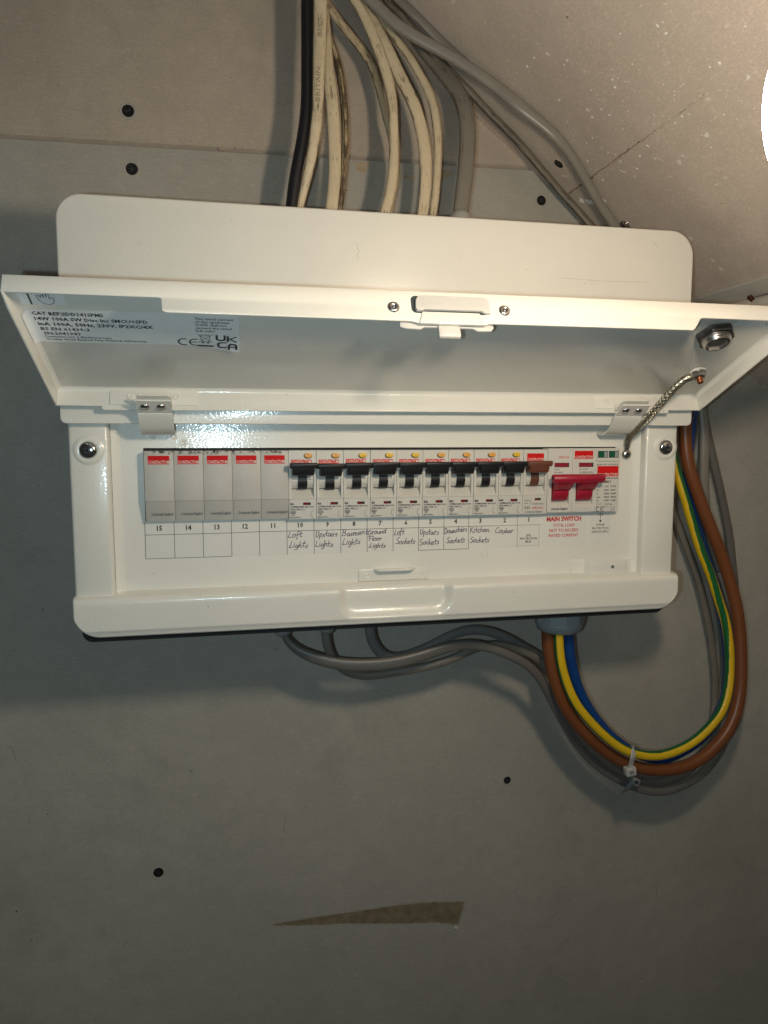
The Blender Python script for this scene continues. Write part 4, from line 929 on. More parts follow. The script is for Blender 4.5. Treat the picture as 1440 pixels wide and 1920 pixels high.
def rc_print(rating, code):
    mb = MB(); o = Vector((0, 0.28, 0))
    txt(mb, rating, 0.9, -35.4, 1.25, BLKI, w=2.9 if len(rating) > 2 else 2.2, O=o, bold=.04)
    txt(mb, 'CC'+code, 0.9, -37.2, 1.0, BLKI, w=8.6, O=o, bold=.02); txt(mb, 'I\u0394n=0.03A', 10.3, -37.2, 1.0, BLKI, w=5.9, O=o)
    o = Vector((0, 0.36, 0)); txt(mb, '230V~ 50Hz', 0.9, -38.9, 1.0, BLKI, w=6.6, O=o, bold=.02)
    bx = lambda x0, x1, z0, z1: ribbon(mb, [(x0, z0), (x1, z0), (x1, z1), (x0, z1), (x0, z0)], .16, BLKI, o, WX, WZ, WN, .08)
    bx(8.0, 9.8, -39.0, -38.0); bx(0.9, 4.3, -40.9, -39.5); bx(1.9, 3.3, -42.3, -41.0)
    txt(mb, '6000', 1.2, -40.7, 1.0, BLKI, w=2.8, O=o); txt(mb, '3', 2.3, -42.1, 1.0, BLKI, O=o)
    o = Vector((0, 0.5, 0)); txt(mb, 'IEC61009-1', 1.0, -44.1, 1.0, BLKI, w=6.4, O=o)
    ribbon(mb, [(14.2, -39.6), (14.2, -43.4)], .16, BLKI, Vector((0, .4, 0)), WX, WZ, WN, .1); txt(mb, 'I', 15.0, -40.0, .9, BLKI, O=Vector((0, .3, 0))); txt(mb, 'O', 14.8, -43.9, .9, BLKI, O=Vector((0, .5, 0)))
    return mb
prints = {}
spec = [('B6', 'PBR0606AB'), ('B6', 'PBR0606AB'), ('B6', 'PBR0606AB'), ('B6', 'PBR0606AB'), ('B20', 'PBR0620AB'), ('B32', 'PBR0632AB'), ('B32', 'PBR0632AB'), ('B32', 'PBR0632AB'), ('B40', 'PBR0640AB')]
rooms = ['black toggle circuit breaker above the handwritten Loft Lights, first after the blank plates', 'black toggle circuit breaker above the handwritten Upstairs Lights, number 9', 'black toggle circuit breaker above the handwritten Basment Lights, pale badge', 'black toggle circuit breaker above the handwritten Ground Floor Lights',
         'black toggle B20 circuit breaker above the handwritten Loft Sockets', 'black toggle B32 circuit breaker above the handwritten Upstairs Sockets', 'black toggle B32 circuit breaker above the handwritten Downstairs Sockets', 'black toggle B32 circuit breaker above the handwritten Kitchen Sockets', 'black toggle B40 circuit breaker above the handwritten Cooker, beside the brown one']
dzs = [0, -0.55, -0.1, 0.1, -0.1, 0.1, 0.0, 0.1, 0.15]
for k in range(9):
    o = rc if k == 0 else copy_thing(rc, (0, 0, 0), skip=('lettering',))
    o.location = ((MX+(5+k)*PW)*S, (FY+(0.25, 0.05, 0.15, 0, .1, 0, .1, 0, .05)[k])*S, -0.35*S); o['label'] = rooms[k]
    if spec[k] not in prints: prints[spec[k]] = mpart(rc_print(*spec[k]), 'lettering', o)
    else: c = prints[spec[k]].copy(); COL.objects.link(c); c.parent = o
    for ch in o.children:
        nm = ch.name.split('.')[0]
        if nm == 'toggle': ch.location = (0, 0, dzs[k]*S)
        if nm == 'test_button' and k in (2, 3, 4, 8): 
            ch.data = ch.data.copy(); ch.data.materials[0] = YELB; ch['label'] = 'yellow test button'
        if nm == 'badge' and k in (1, 2): ch.location = (0, 0, (0.0, 0.0, 0.35)[k]*S)
# brown breaker
mc = make_rcbo('circuit_breaker', 'circuit breaker', 'switched circuit breakers in the row', BROWNP, BROWNP, None)
mc['label'] = 'brown toggle circuit breaker between the black ones and the crimson switch'; del mc['group']
mc.location = ((MX+14*PW)*S, (FY+.1)*S, -0.35*S)
for ch in mc.children:
    if ch.name.startswith('toggle'): ch.location = (0, 0, 0.3*S)
mb = MB(); logo(mb, 2.6, 15.0, -7.9, -2.6, 11.8, -7.5, 1.7, 0.02); mpart(mb, 'badge', mc)
mb = MB(); prism(mb, [(9.0, -35.2), (13.6, -35.2), (13.6, -33.6), (9.0, -33.6)], 0.33, 0.5, DARK, 'y', 0); prism(mb, [(9.3, -35.0), (11.8, -35.0), (11.8, -33.8), (9.3, -33.8)], 0.28, 0.4, REDW, 'y', 0); mpart(mb, 'indicator_window', mc)
mb = MB(); o = Vector((0, .3, 0)); txt(mb, '230/400V', 1.2, -35.6, .8, GREYI, w=5, O=o); txt(mb, '6000', 1.2, -37.6, 1.0, GREYI, w=3, O=o); txt(mb, 'IEC/EN 60898-1', 7.4, -38.2, 1.05, GREYI, w=8.4, O=o)
ribbon(mb, [(5.6, -35.4), (5.6, -38.4)], .15, GREYI, o, WX, WZ, WN, .08); ribbon(mb, [(6.4, -36), (6.4, -38.2)], .15, GREYI, o, WX, WZ, WN, .08)
o = Vector((0, .5, 0)); txt(mb, 'C63', 1.2, -41.2, 1.9, BLKI, w=4.3, O=o); txt(mb, 'CPB1063C', 7.0, -41.2, 1.5, REDT, w=8.6, O=o); txt(mb, 'Contactum England', 2.0, -43.7, 1.3, GREYI, w=13, O=o); mpart(mb, 'lettering', mc)

# main switch, two poles wide
ms = empty('main_switch', ((MX+15*PW)*S/S, FY, 0.4), 'double-width isolator with one wide crimson handle over two crimson paddles', 'main switch')
W2 = 2*PW+0.9
mb = MB()
full = [(0.2, 0), (0.0, -.3), (0.0, -MH+0.6), (0.6, -MH-0.3), (13, -MH-0.3), (13, 0)]
mid = [(0.2, 0.0), (0.0, -0.3), (0.0, -21.0), (5.0, -21.0), (6.0, -24), (6.0, -36.0), (3.6, -36.6), (0.3, -40.0), (0.0, -40.6), (0.2, -MH), (0.6, -MH-.3), (13, -MH-0.3), (13, 0.0)]
for a, b_, q in ((0.1, 3.2, full), (3.19, 16.4, mid), (16.39, 21.4, full), (21.39, 34.4, mid), (34.39, W2-0.1, full)): prism(mb, q, a, b_, PLAST, 'x', 0.0)
ribbon(mb, [(18.6, 0), (18.6, -24)], .14, GREYI, Z0, WX, WZ, WN, .03); ribbon(mb, [(18.6, -37), (18.6, -44.8)], .14, GREYI, Z0, WX, WZ, WN, .03)
mpart(mb, 'body', ms)
mb = MB(); lathe(mb, [(2.6, 0), (2.9, .3), (2.9, 37.6), (2.6, 37.9)], (-0.4, -9.6, -20.4), (1, 0, 0), REDP, 20, True, True)
lathe(mb, [(1.3, 0), (.01, .05)], (-0.45, -9.6, -20.4), (-1, 0, 0), RECESSD, 14, False, False)
prism(mb, [(-12.0, -20.8), (-11.2, -23.4), (-7, -23.4), (-7, -20.8)], 0.4, 36.6, REDP, 'x', .3)
hnd = mpart(mb, 'handle', ms)
for k, x0 in enumerate((3.8, 22.0)):
    mb = MB(); cy, cz = 6.4, -29.0
    prism(mb, [(-10.4, -22.6), (-8.2, -25.5), (-3.4, -29.0), (6, -30), (6, -25), (-4, -22.4)], x0, x0+11.8, REDP, 'x', .5, 2)
    P = [(cy-9.6*math.cos(math.radians(a)), cz+9.6*math.sin(math.radians(a))) for a in range(-52, 3, 5)]+[(cy, cz)]
    prism(mb, P, x0, x0+11.0, REDP, 'x', .3); mpart(mb, 'paddle', hnd)
for x0 in (5.0, 23.4):
    mb = MB(); prism(mb, [(x0, -13.1), (x0+11, -13.1), (x0+11, -10.0), (x0, -10.0)], -0.02, 0.3, RECESSD, 'y', 0); prism(mb, [(x0+.35, -12.8), (x0+9.9, -12.8), (x0+9.9, -10.2), (x0+.35, -10.2)], -0.08, 0.3, simple('crimson_window', (.27, .014, .035), .3) if x0 < 10 else MATS['crimson_window'], 'y', 0); mpart(mb, 'indicator_window', ms)
mb = MB(); logo(mb, 20.0, 34.0, -7.4, -1.7, 13.0, -7.0, 1.9); mpart(mb, 'badge', ms)
mb = MB(); txt(mb, 'CPD100', 7.8, -6.9, 1.5, REDT, w=7.9, O=Z0); txt(mb, 'AC22A', 4.8, -15.2, 1.2, GREYI, w=4.2, O=Z0); txt(mb, '230V/400V', 4.8, -17.2, 1.1, GREYI, w=6.8, O=Z0); txt(mb, '50-60Hz', 4.8, -19.2, 1.1, GREYI, w=5.2, O=Z0)
mpart(mb, 'lettering', ms); mb = MB(); txt(mb, 'Contactum England', 1.8, -42.9, 1.5, BLKI, w=13.8, O=Vector((0, .1, 0)), bold=.02); mpart(mb, 'lettering', ms); mb = MB(); txt(mb, 'In=100A', 24.0, -15.2, 1.3, GREYI, w=6.4, O=Z0); txt(mb, 'IEC/EN 60947-3', 24.0, -17.4, 1.2, GREYI, w=10.6, O=Z0); txt(mb, 'CE', 24.2, -19.6, 1.5, GREYI, w=2.6, O=Z0)
for q in (26.6, 28.2): ribbon(mb, [(q, -19), (q, -18), (q+1, -16.4)], .15, GREYI, Z0, WX, WZ, WN, .05); ribbon(mb, [(q-.4, -16.2), (q+.4, -16.2)], .15, GREYI, Z0, WX, WZ, WN, .05)
mpart(mb, 'lettering', ms)

# surge protection device
sp = empty('surge_protector', (185.0, FY, 0.5), 'ivory module with two dark green windows at the right end of the row', 'surge protector')
WS = 18.0; mb = MB()
prism(mb, [(0.3, 0), (0.0, -.3), (0.0, -9.0), (1.0, -9.6), (1.0, -10.2), (0.2, -10.4), (0.2, -MH-.2), (13, -MH-.2), (13, 0)], 0.15, WS, PLAST, 'x', 0.0); mpart(mb, 'body', sp)
for x0 in (1.0, 9.3):
    mb = MB(); prism(mb, [(x0, -6.8), (x0+7.6, -6.8), (x0+7.6, -1.9), (x0, -1.9)], -0.03, .3, RECESSD, 'y', 0); prism(mb, [(x0+.9, -6.4), (x0+4.8, -6.4), (x0+4.8, -2.4), (x0+.9, -2.4)], -0.08, .3, GREENW, 'y', 0); prism(mb, [(x0+4.8, -6.4), (x0+7.2, -6.4), (x0+7.2, -2.4), (x0+4.8, -2.4)], -0.08, .3, CLEARW, 'y', 0); mpart(mb, 'status_window', sp)
mb = MB(); logo(mb, 1.0, 17.2, -20.0, -12.6, 14.6, -19.6, 2.0, .2); mpart(mb, 'badge', sp)
mb = MB(); o = Vector((0, .2, 0)); txt(mb, 'green ok - red defect', 0.6, -11.9, 1.1, BLKI, w=16.4, O=o); txt(mb, 'Surge Protective Device', 1.0, -21.6, 1.0, BLKI, w=16.4, O=o, bold=.03); txt(mb, 'SPDC4011', 1.0, -24.6, 1.8, BLKI, w=10.4, O=o, bold=.03)
txt(mb, 'L-N', 6.8, -27.6, 1.3, BLKI, w=3, O=o); txt(mb, 'N-PE', 11.6, -27.6, 1.3, BLKI, w=4, O=o)
for i, (a, b_, c) in enumerate((('Uc', '275V~', '255V~'), ('In', '20kA', '20kA'), ('Imax', '40kA', '40kA'), ('Up', '1.3kV', '1.5kV'))):
    z_ = -30.2-i*2.45; txt(mb, a, 1.1, z_, 1.0, BLKI, O=o, bold=.02); txt(mb, b_, 6.6, z_, 1.1, BLKI, w=4.2, O=o, bold=.02); txt(mb, c, 11.8, z_, 1.1, BLKI, w=4.4, O=o, bold=.02)
ribbon(mb, [(1.2, -38.9), (5.0, -38.9), (5.0, -40.1), (1.2, -40.1), (1.2, -38.9)], .15, BLKI, o, WX, WZ, WN, .05); txt(mb, '160A gL', 7.2, -40.1, 1.1, BLKI, w=6, O=o); txt(mb, 'IEC 61643-11', .9, -42.0, .9, BLKI, w=9, O=o)
for cx in (2.4, 5.8): ribbon(mb, [(cx+1.5*math.cos(math.radians(a)), -43.4+1.5*math.sin(math.radians(a))+.2) for a in range(60, 301, 24)], .42, BLKI, o, WX, WZ, WN, .05)
ribbon(mb, [(4.5, -43.2), (6.4, -43.2)], .4, BLKI, o, WX, WZ, WN, .06)
ribbon(mb, [(12.2, -44.2), (15, -44.2), (15, -41.8), (12.2, -41.8), (12.2, -44.2)], .18, BLKI, o, WX, WZ, WN, .05); ribbon(mb, [(12.9, -43.5), (14.2, -43.5), (14.2, -42.4)], .18, BLKI, o, WX, WZ, WN, .05)
mpart(mb, 'lettering', sp)
# black backing behind the row, the casing's inner shade put in as colour
mb = MB(); box(mb, OX0, OX1, 16, 21.9, OZ0-1, OZ1+1, DARK); upart(mb, 'dark_backing')

# ================================================================ GLANDS AND CABLES
def gland(c, r, h, mat, up=-1, hexn=True):
    mb = MB(); ax = (0, 0, up)
    if hexn:
        P = [(r*math.cos(math.radians(60*k+8)), r*math.sin(math.radians(60*k+8))) for k in range(6)]
        lathe(mb, [(r*1.02, 0), (r*1.02, h*0.62)], c, ax, mat, 10, False, True)
        lathe(mb, [(r*0.98, h*.6), (r*0.96, h*.75), (r*0.86, h*.92), (r*0.72, h), (r*0.7, h*.9)], c, ax, mat, 28, True, True)
        for k in range(16):
            a = 2*math.pi*k/16; d = Vector((math.cos(a), math.sin(a), 0)); e = Vector((-d.y, d.x, 0)); c_ = Vector(c)+d*r*0.99; z_ = Vector((0, 0, up))
            mb.add([c_-e*.5+z_*h*.1, c_+e*.5+z_*h*.1, c_+e*.5+z_*h*.6+d*.6, c_-e*.5+z_*h*.6+d*.6], [(0, 1, 2, 3)], mat)
    else: lathe(mb, [(r, 0), (r, h*.2), (r*.93, h*.5), (r*.72, h*.82), (r*.45, h)], c, ax, mat, 28, True, True)
    return mb
gl = [((99.6, 60, 147), 10.6, 25, GLANDL, 1, False), ((-33.2, 55, -119), 9.6, 16.2, GLANDG, -1, False), ((-1.1, 55, -119), 8.8, 16.2, GLANDG, -1, False), ((39, 60, -119), 9, 12, GLANDG, -1, False), ((180.2, 50, -119), 19.0, 23.5, GLANDG, -1, True)]
for g in gl: upart(gland(*g), 'cable_gland')

def cable(name, path, a, b_, mat, label, n=20, step=4.0, power=2.0, group=None, **kw):
    mb = MB(); tube(mb, path, a, b_, mat, n, step, power=power, **kw)
    o = mb.obj(name); tag(o, label, 'cable', group); return o
TG = 'cables entering the top of the fuse box'; BG = 'grey cables looping below the fuse box'
cable('mains_cable', [(-8.7, 58.0, 322.1), (-10.1, 60.0, 309.7), (-10.4, 60.0, 282.5), (-10.7, 60.0, 255.0), (-11.3, 60.0, 234.1), (-13.3, 60.0, 218.2), (-16.8, 60.0, 200.4), (-19.9, 60.0, 186.0), (-22.3, 60.0, 168.1), (-24.8, 60.0, 148.3)], 4.2, 4.2, BLKC, 'round black cable leftmost of the bunch entering the box top', group=TG)
cable('flat_cable', [(-2.2, 52.0, 319.4), (-2.0, 52.0, 306.1), (-2.6, 52.0, 279.2), (-3.5, 52.0, 258.8), (-4.5, 52.0, 231.3), (-6.2, 54.0, 214.7), (-9.1, 56.0, 197.8), (-11.9, 59.0, 186.2), (-14.8, 61.0, 174.2), (-17.4, 62.0, 165.4), (-19.1, 62.0, 149.1)], [4.9, 4.9, 4.6, 4.2, 3.8, 3.8, 3.5, 3.2, 2.7, 2.4, 2.4], 2.6, CREAM, 'wide cream flat cable with embossed letters right beside the black cable', power=2.6, group=TG)
cable('flat_cable', [(2.4, 74.0, 308.5), (3.5, 72.0, 290.0), (4.3, 70.0, 271.5), (5.9, 66.0, 252.2), (7.3, 64.0, 233.8), (8.3, 64.0, 216.2), (8.6, 64.0, 201.9), (8.2, 64.0, 187.5), (6.9, 64.0, 176.5), (5.7, 64.0, 165.6), (4.5, 64.0, 150.9)], [3.6, 4.0, 4.2, 4.4, 4.6, 4.6, 4.5, 4.4, 4.4, 4.4, 4.4], 2.4, CREAM, 'cream flat cable curving down just right of the embossed one', power=2.4, group=TG)
cable('flat_cable', [(1.7, 80.0, 318.7), (4.2, 80.0, 303.1), (7.4, 79.0, 288.7), (12.4, 77.0, 273.9), (15.4, 75.0, 257.1), (17.1, 74.0, 238.8), (17.5, 72.0, 219.9), (16.1, 71.0, 201.3), (14.5, 71.0, 186.5), (12.3, 70.0, 169.5), (10.6, 70.0, 152.8)], 2.7, 3.6, CREAM3, 'cream cable blackened by old tar between two cleaner cream cables', group=TG)
cable('flat_cable', [(-0.3, 82.0, 323.1), (5.7, 82.0, 314.6), (13.3, 82.0, 305.1), (24.0, 82.0, 293.7), (34.5, 80.0, 280.7), (40.4, 80.0, 270.0), (43.7, 79.0, 256.0), (47.4, 78.0, 241.2), (51.6, 77.0, 226.3), (54.6, 76.0, 211.3), (54.8, 75.0, 197.9), (52.6, 74.0, 185.5), (48.8, 73.0, 172.6), (46.3, 72.0, 155.2)], [2.8]*2+[3.1]*4+[2.4]*3+[3.0]*5, 2.2, CREAM2, 'cream cable slanting down to the right behind the middle cables', group=TG)
cable('flat_cable', [(14.1, 66.0, 322.7), (21.7, 65.0, 310.9), (30.2, 64.0, 298.5), (36.6, 62.0, 283.1), (42.8, 61.0, 267.5), (47.2, 60.0, 252.6), (49.5, 60.0, 237.5), (49.9, 60.0, 221.5), (50.3, 60.0, 206.4), (49.2, 60.0, 190.7), (46.1, 60.0, 174.9), (43.4, 60.0, 166.6), (39.9, 60.0, 151.8)], [3.2, 3.2, 3.6, 3.8, 3.8, 3.7, 3.5, 3.3, 3.5, 3.7, 3.9, 3.9, 3.9], 2.5, CREAM, 'cream flat cable with sharp bend near the middle of the bunch', power=2.4, group=TG)
cable('flat_cable', [(17.2, 74.0, 327.6), (27.2, 73.0, 316.0), (37.7, 72.0, 300.7), (48.1, 70.0, 280.8), (56.6, 68.0, 262.8), (65.2, 66.0, 246.8), (70.3, 64.0, 230.8), (73.3, 63.0, 214.6), (74.3, 62.0, 198.6), (73.6, 62.0, 182.3), (71.7, 62.0, 168.9), (69.8, 62.0, 153.9)], [3.6, 3.6, 3.8, 4.4, 4.6, 4.6, 4.5, 4.5, 4.5, 4.4, 4.2, 4.2], 2.5, CREAM, 'broad smooth cream flat cable, second cream one from the grey cable', power=2.4, group=TG)
cable('flat_cable', [(24.2, 82.0, 333.0), (34.2, 82.0, 319.9), (47.8, 80.0, 304.2), (56.1, 78.0, 292.8), (65.8, 77.0, 281.6), (73.3, 75.0, 268.6), (79.1, 74.0, 258.1), (82.7, 72.0, 245.7), (84.9, 71.0, 229.3), (85.2, 70.0, 212.5), (84.2, 69.0, 196.1), (82.5, 68.0, 179.2), (80.7, 67.0, 170.1), (78.5, 66.0, 155.4)], [2.8]*4+[3.0]*2+[3.3]*3+[3.0]*5, 2.3, CREAM, 'narrow cream cable nearest the thick grey cable', group=TG)
cable('grey_cable', [(50.7, 98.0, 341.6), (64.0, 94.0, 318.7), (73.5, 86.0, 297.8), (83.8, 80.0, 282.6), (93.9, 74.0, 268.3), (101.5, 68.0, 254.1), (104.4, 64.0, 241.3), (105.2, 62.0, 226.6), (104.3, 61.0, 209.6), (102.6, 60.0, 192.5), (100.0, 60.0, 173.0), (99.0, 60.0, 154.9)], [4.2, 4.4, 4.8, 5.2, 5.6, 5.9, 6.0, 6.0, 6.0, 5.9, 5.8, 5.8], 3.6, GREYD, 'thick flat grey cable bending into the dome gland on the box top', power=2.8, group=TG)
cable('grey_cable', [(33.9, 72.0, 335.4), (47.3, 70.0, 314.8), (64.4, 70.0, 299.6), (81.0, 76.0, 287.0), (96.8, 80.0, 276.5), (113.3, 82.0, 264.3), (132.2, 86.0, 250.4), (151.2, 88.0, 236.8), (171.7, 92.0, 220.5), (191.0, 93.0, 202.8), (210.2, 92.0, 184.9), (220.2, 91.0, 174.5), (232.2, 88.0, 157.0)], 3.0, 2.4, GREYK, 'dirty grey cable lying straight along the sloping corner', group=TG)
cable('grey_cable', [(13.6, 62.0, 323.7), (32.1, 62.0, 310.8), (47.5, 62.0, 297.9), (65.9, 60.0, 286.9), (84.8, 58.0, 278.3), (107.2, 54.0, 265.4), (127.4, 50.0, 251.5), (139.7, 46.0, 240.5), (154.9, 46.0, 230.9), (168.6, 46.0, 221.1), (182.6, 52.0, 211.4), (196.2, 58.0, 199.3), (211.7, 66.0, 185.8), (228.5, 74.0, 173.6), (246.4, 80.0, 155.8)], [4.2, 4.2, 4.2, 4.1, 3.9, 4.0, 4.4, 4.6, 4.0, 3.8, 3.5, 3.5, 3.6, 3.7, 3.7], 3.0, GREYL, 'smooth light grey cable sweeping over the sloping board to the right', power=2.4, group=TG)
cable('grey_cable', [(35.9, 62.0, 329.8), (52.8, 62.0, 312.4), (64.1, 61.0, 303.4), (77.2, 62.0, 293.3), (89.8, 62.0, 283.2), (103.9, 56.0, 268.9)], 3.6, 2.2, GREYD, 'short dull grey cable running above the light grey one', group=TG)

for w_, q, l_ in (('BICC', [(-3.3, 49.0, 274.9)][0], 14), ('BRITAIN', [(-4.8, 49.0, 233.5)][0], 22)):
    mb = MB(); txt(mb, w_, 0, -1.4, 2.8, simple('embossed_shade', (0.36, .29, .19), .6) if w_ == 'BICC' else MATS['embossed_shade'], w=l_, O=Vector(q), X=Vector((0.02, 0, 1)), Z=Vector((-1, 0, 0.02)), off=0.3, bold=.0)
    o = mb.obj('embossed_letters', bpy.data.objects['flat_cable'])
# below the box
cable('grey_cable', [(-33.0, 55.0, -127.0), (-32.7, 55.0, -135.7), (-26.7, 54.0, -143.8), (-14.2, 52.0, -151.1), (3.6, 50.0, -156.8), (19.5, 48.0, -158.8), (36.1, 47.0, -159.1), (52.9, 46.0, -157.5), (69.6, 46.0, -154.0), (86.9, 46.0, -149.3), (104.4, 46.0, -147.4), (121.9, 46.0, -151.0), (140.0, 46.0, -158.7), (155.4, 48.0, -168.3), (165.8, 50.0, -179.5), (175.6, 54.0, -195.0), (184.7, 56.0, -211.4), (200.3, 60.0, -235.7), (216.0, 62.0, -254.7), (233.2, 62.0, -269.2), (250.3, 60.0, -279.2), (267.3, 60.0, -286.5), (284.2, 60.0, -289.1), (304.0, 62.0, -286.4), (324.2, 64.0, -277.0), (343.2, 70.0, -261.7), (358.5, 78.0, -239.7), (368.1, 86.0, -209.2), (371.3, 92.0, -167.3), (368.5, 94.0, -128.9), (365.2, 95.0, -105.4), (360.5, 95.0, -78.5), (351.8, 95.0, -46.3), (342.9, 95.0, -17.4), (334.2, 95.0, 10.2), (325.5, 95.0, 39.7), (318.1, 95.0, 66.4)], [2.6, 2.6, 3.2, 4.2, 4.6, 4.8, 4.8, 4.8, 4.6, 4.2, 3.8]+[3.6]*26, 3.0, GREYM, 'front grey cable from the leftmost bottom gland into the loop', power=2.3, group=BG)
cable('grey_cable', [(-1.5, 55.0, -127.8), (-1.9, 55.0, -136.6), (-0.7, 56.0, -145.9), (3.8, 58.0, -156.9), (10.5, 60.0, -164.9), (20.9, 62.0, -170.8), (34.1, 62.0, -172.5), (51.1, 62.0, -171.1), (68.7, 62.0, -169.3), (86.0, 60.0, -165.6), (100.1, 60.0, -161.4), (113.0, 60.0, -156.2), (126.7, 62.0, -153.8), (140.9, 62.0, -155.0), (155.7, 62.0, -160.2), (173.6, 64.0, -171.5), (188.9, 68.0, -195.2), (198.5, 70.0, -219.2), (213.5, 70.0, -242.4), (231.4, 70.0, -261.1), (250.0, 70.0, -275.5), (274.6, 72.0, -286.5), (295.7, 74.0, -288.6), (318.7, 78.0, -284.0), (336.9, 84.0, -269.8), (349.4, 90.0, -243.7), (351.9, 92.0, -215.1), (348.9, 94.0, -181.2), (341.4, 95.0, -147.1), (330.1, 95.0, -112.2), (321.9, 95.0, -93.9), (314.4, 95.0, -77.3), (306.9, 95.0, -60.8), (297.9, 95.0, -42.2), (286.8, 95.0, -19.2)], 3.3, 2.7, GREYD, 'thin rough grey cable from the second bottom gland', group=BG)
cable('grey_cable', [(32.5, 60.0, -126.8), (31.7, 60.0, -135.7), (33.7, 60.0, -144.9), (38.8, 61.0, -154.6), (48.6, 62.0, -160.1), (61.8, 63.0, -158.7), (76.4, 64.0, -154.4), (89.0, 65.0, -149.0), (101.8, 66.0, -144.1), (116.1, 66.0, -141.9), (131.1, 66.0, -144.8), (145.9, 66.0, -151.7), (161.8, 68.0, -161.5), (179.5, 72.0, -173.5), (196.0, 78.0, -199.2), (208.2, 82.0, -224.6), (223.6, 82.0, -246.9), (244.0, 82.0, -266.3), (264.6, 82.0, -280.7), (286.6, 84.0, -288.6), (309.6, 86.0, -287.9), (333.2, 88.0, -278.7), (351.1, 92.0, -259.6), (361.7, 96.0, -232.1), (364.6, 98.0, -198.2), (361.3, 99.0, -163.8), (351.8, 99.0, -129.2), (340.7, 99.0, -100.0), (333.7, 99.0, -66.6), (332.9, 99.0, -29.1), (333.3, 99.0, 3.3), (330.6, 99.0, 35.3), (325.9, 99.0, 67.0)], 3.9, 3.0, GREYC, 'thick dark grey cable arching up behind the others below the box', group=BG)
cable('grey_cable', [(313.3, 88.0, 65.7), (322.9, 88.0, 34.8), (327.1, 88.0, 3.4), (329.4, 90.0, -23.9), (333.3, 92.0, -51.8), (341.9, 94.0, -80.3), (353.9, 96.0, -109.5)], 4.2, 3.2, GREYL, 'straight grey cable hanging behind the brown one right of the box', group=BG)

# ---- the three tails, bundled
cable('brown_cable', [(169.8, 46.0, -126.8), (169.3, 46.0, -141.1), (170.6, 45.0, -158.2), (175.1, 44.0, -179.0), (183.7, 44.0, -200.2), (197.4, 44.0, -219.5), (215.3, 44.0, -237.2), (233.0, 44.0, -249.9), (251.2, 44.0, -257.9), (268.9, 44.0, -261.4), (288.0, 45.0, -261.8), (306.5, 46.0, -256.7), (324.2, 48.0, -245.3), (337.9, 50.0, -229.7), (347.1, 54.0, -206.1), (349.3, 58.0, -172.9), (347.3, 62.0, -139.4), (338.8, 66.0, -105.7), (326.5, 68.0, -75.3), (317.9, 70.0, -55.6), (309.7, 71.0, -35.6), (303.1, 72.0, -18.3), (299.5, 73.0, -0.8), (298.6, 74.0, 21.0), (301.1, 76.0, 47.2)], 5.0, 5.0, BRNC, 'thick brown insulated cable, outermost of the big coloured loop', n=20)
mb = MB()
def tw(t):
    K = [(0, -90), (.50, -86), (.57, -104), (.64, -150), (.71, -182), (.85, -207), (1.01, -212)]
    for (a, u), (b_, v) in zip(K, K[1:]):
        if t <= b_: return u+(v-u)*(t-a)/(b_-a)
    return K[-1][1]
tube(mb, [(175.8, 40.0, -125.6), (175.3, 40.0, -139.8), (176.2, 38.0, -159.4), (181.1, 37.0, -178.3), (189.6, 36.0, -196.4), (203.5, 36.0, -213.3), (219.4, 36.0, -228.5), (234.9, 36.0, -238.6), (254.7, 36.0, -244.3), (272.8, 37.0, -244.1), (292.7, 38.0, -237.4), (310.0, 40.0, -226.2), (323.2, 43.0, -213.1), (329.9, 46.0, -195.2), (332.4, 50.0, -169.5), (330.6, 54.0, -145.2), (324.7, 57.0, -125.4), (318.4, 60.0, -105.1), (310.0, 63.0, -83.9), (304.2, 66.0, -64.2), (297.7, 68.0, -43.1), (292.9, 70.0, -27.8), (288.6, 72.0, -12.1), (285.1, 74.0, 8.0), (282.3, 76.0, 34.0)], 3.75, 3.75, GRNC, 56, 2.0, stripe=(YELC, 52), twist=tw)
o = mb.obj('earth_cable'); tag(o, 'yellow and green striped cable inside the brown loop', 'cable')
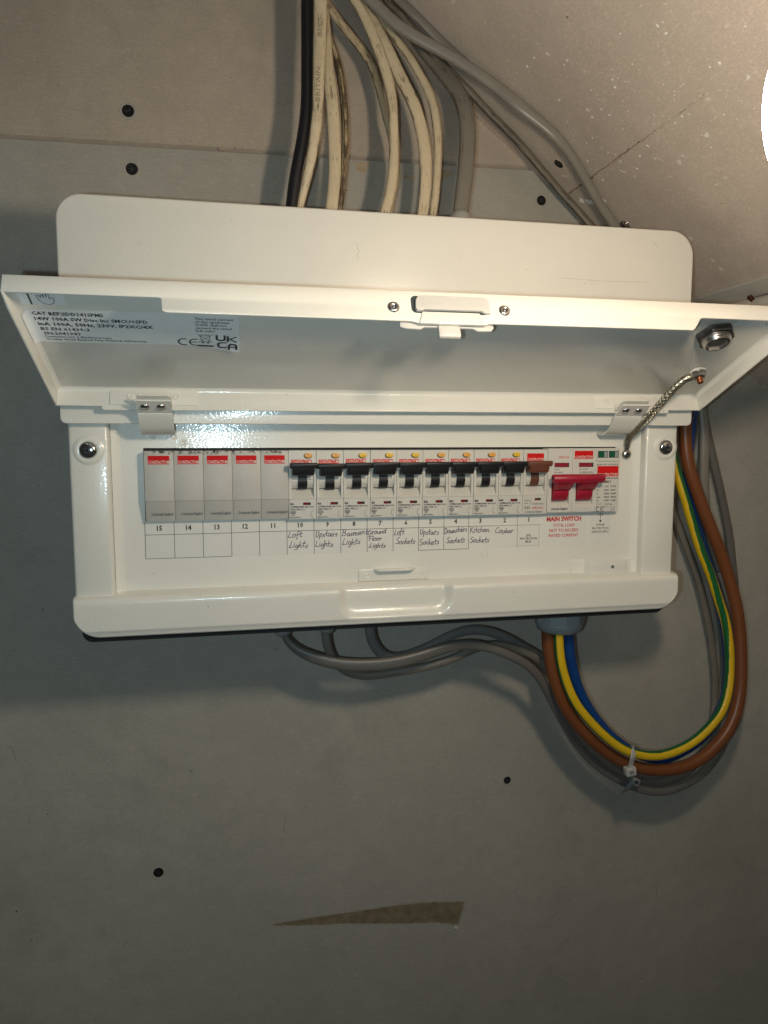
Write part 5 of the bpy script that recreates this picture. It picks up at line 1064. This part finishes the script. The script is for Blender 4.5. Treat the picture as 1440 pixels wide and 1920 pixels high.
cable('blue_cable', [(188.2, 52.0, -129.2), (189.1, 52.0, -143.8), (191.5, 52.0, -164.6), (198.1, 52.0, -188.0), (208.9, 52.0, -208.6), (223.4, 52.0, -227.1), (238.6, 52.0, -241.0), (256.9, 54.0, -251.6), (276.5, 54.0, -257.6), (296.8, 58.0, -254.7), (316.2, 62.0, -247.8), (332.6, 66.0, -234.8), (346.3, 70.0, -214.6), (349.7, 74.0, -184.8), (347.3, 78.0, -152.7), (339.6, 82.0, -120.4), (328.0, 84.0, -88.7), (319.2, 85.0, -62.3), (312.1, 85.0, -41.6), (307.0, 80.0, -18.7), (307.6, 81.0, 3.5), (310.2, 82.0, 25.7), (313.2, 84.0, 52.2)], 4.3, 4.3, BLUC, 'blue insulated cable half hidden behind the yellow and green one', n=18)

# ---- cable ties
def tie(path, head, mat, label, hs=(4.2, 3.0, 3.4), rot=0):
    r = empty('cable_tie', head, label, 'cable tie', 'plastic ties round the cable loop')
    mb = MB(); tube(mb, path, 2.1, 0.6, mat, 10, 1.5, ref=(0, 1, 0), power=5, sm=1); o = mb.obj('strap', r); o.location = -Vector(r.location)
    mb = MB(); prism(mb, rrect(-hs[0], hs[0], -hs[2], hs[2], .8, 3), -hs[1], hs[1], mat, 'y', .5, 2)
    box(mb, -1.8, 1.8, -hs[1]-.25, -hs[1]+.2, -1.4, 1.4, TIED if mat is TIE else RECESSD, .2)
    o = mb.obj('head', r); o.rotation_euler = (0, math.radians(rot), 0); return r
tp = [(242.3, 44.0, -238.3), (238.2, 33.0, -236.6), (236.3, 31.0, -241.7), (237.0, 34.0, -249.3), (236.9, 35.0, -256.3)]
hd = [(236.8, 35.0, -254.6)][0]
tie(tp, hd, TIE, 'whitish cable tie round the yellow and brown cables', rot=-8)
tie([(256.2, 58.0, -273.2), (250.8, 52.0, -273.5), (247.5, 52.0, -276.4), (245.5, 54.0, -280.8), (246.7, 60.0, -285.8)], [(250.5, 50.0, -271.6)][0], TIED, 'greyish cable tie round the dark grey cables, below the white one', hs=(3.6, 2.6, 3.0), rot=30)
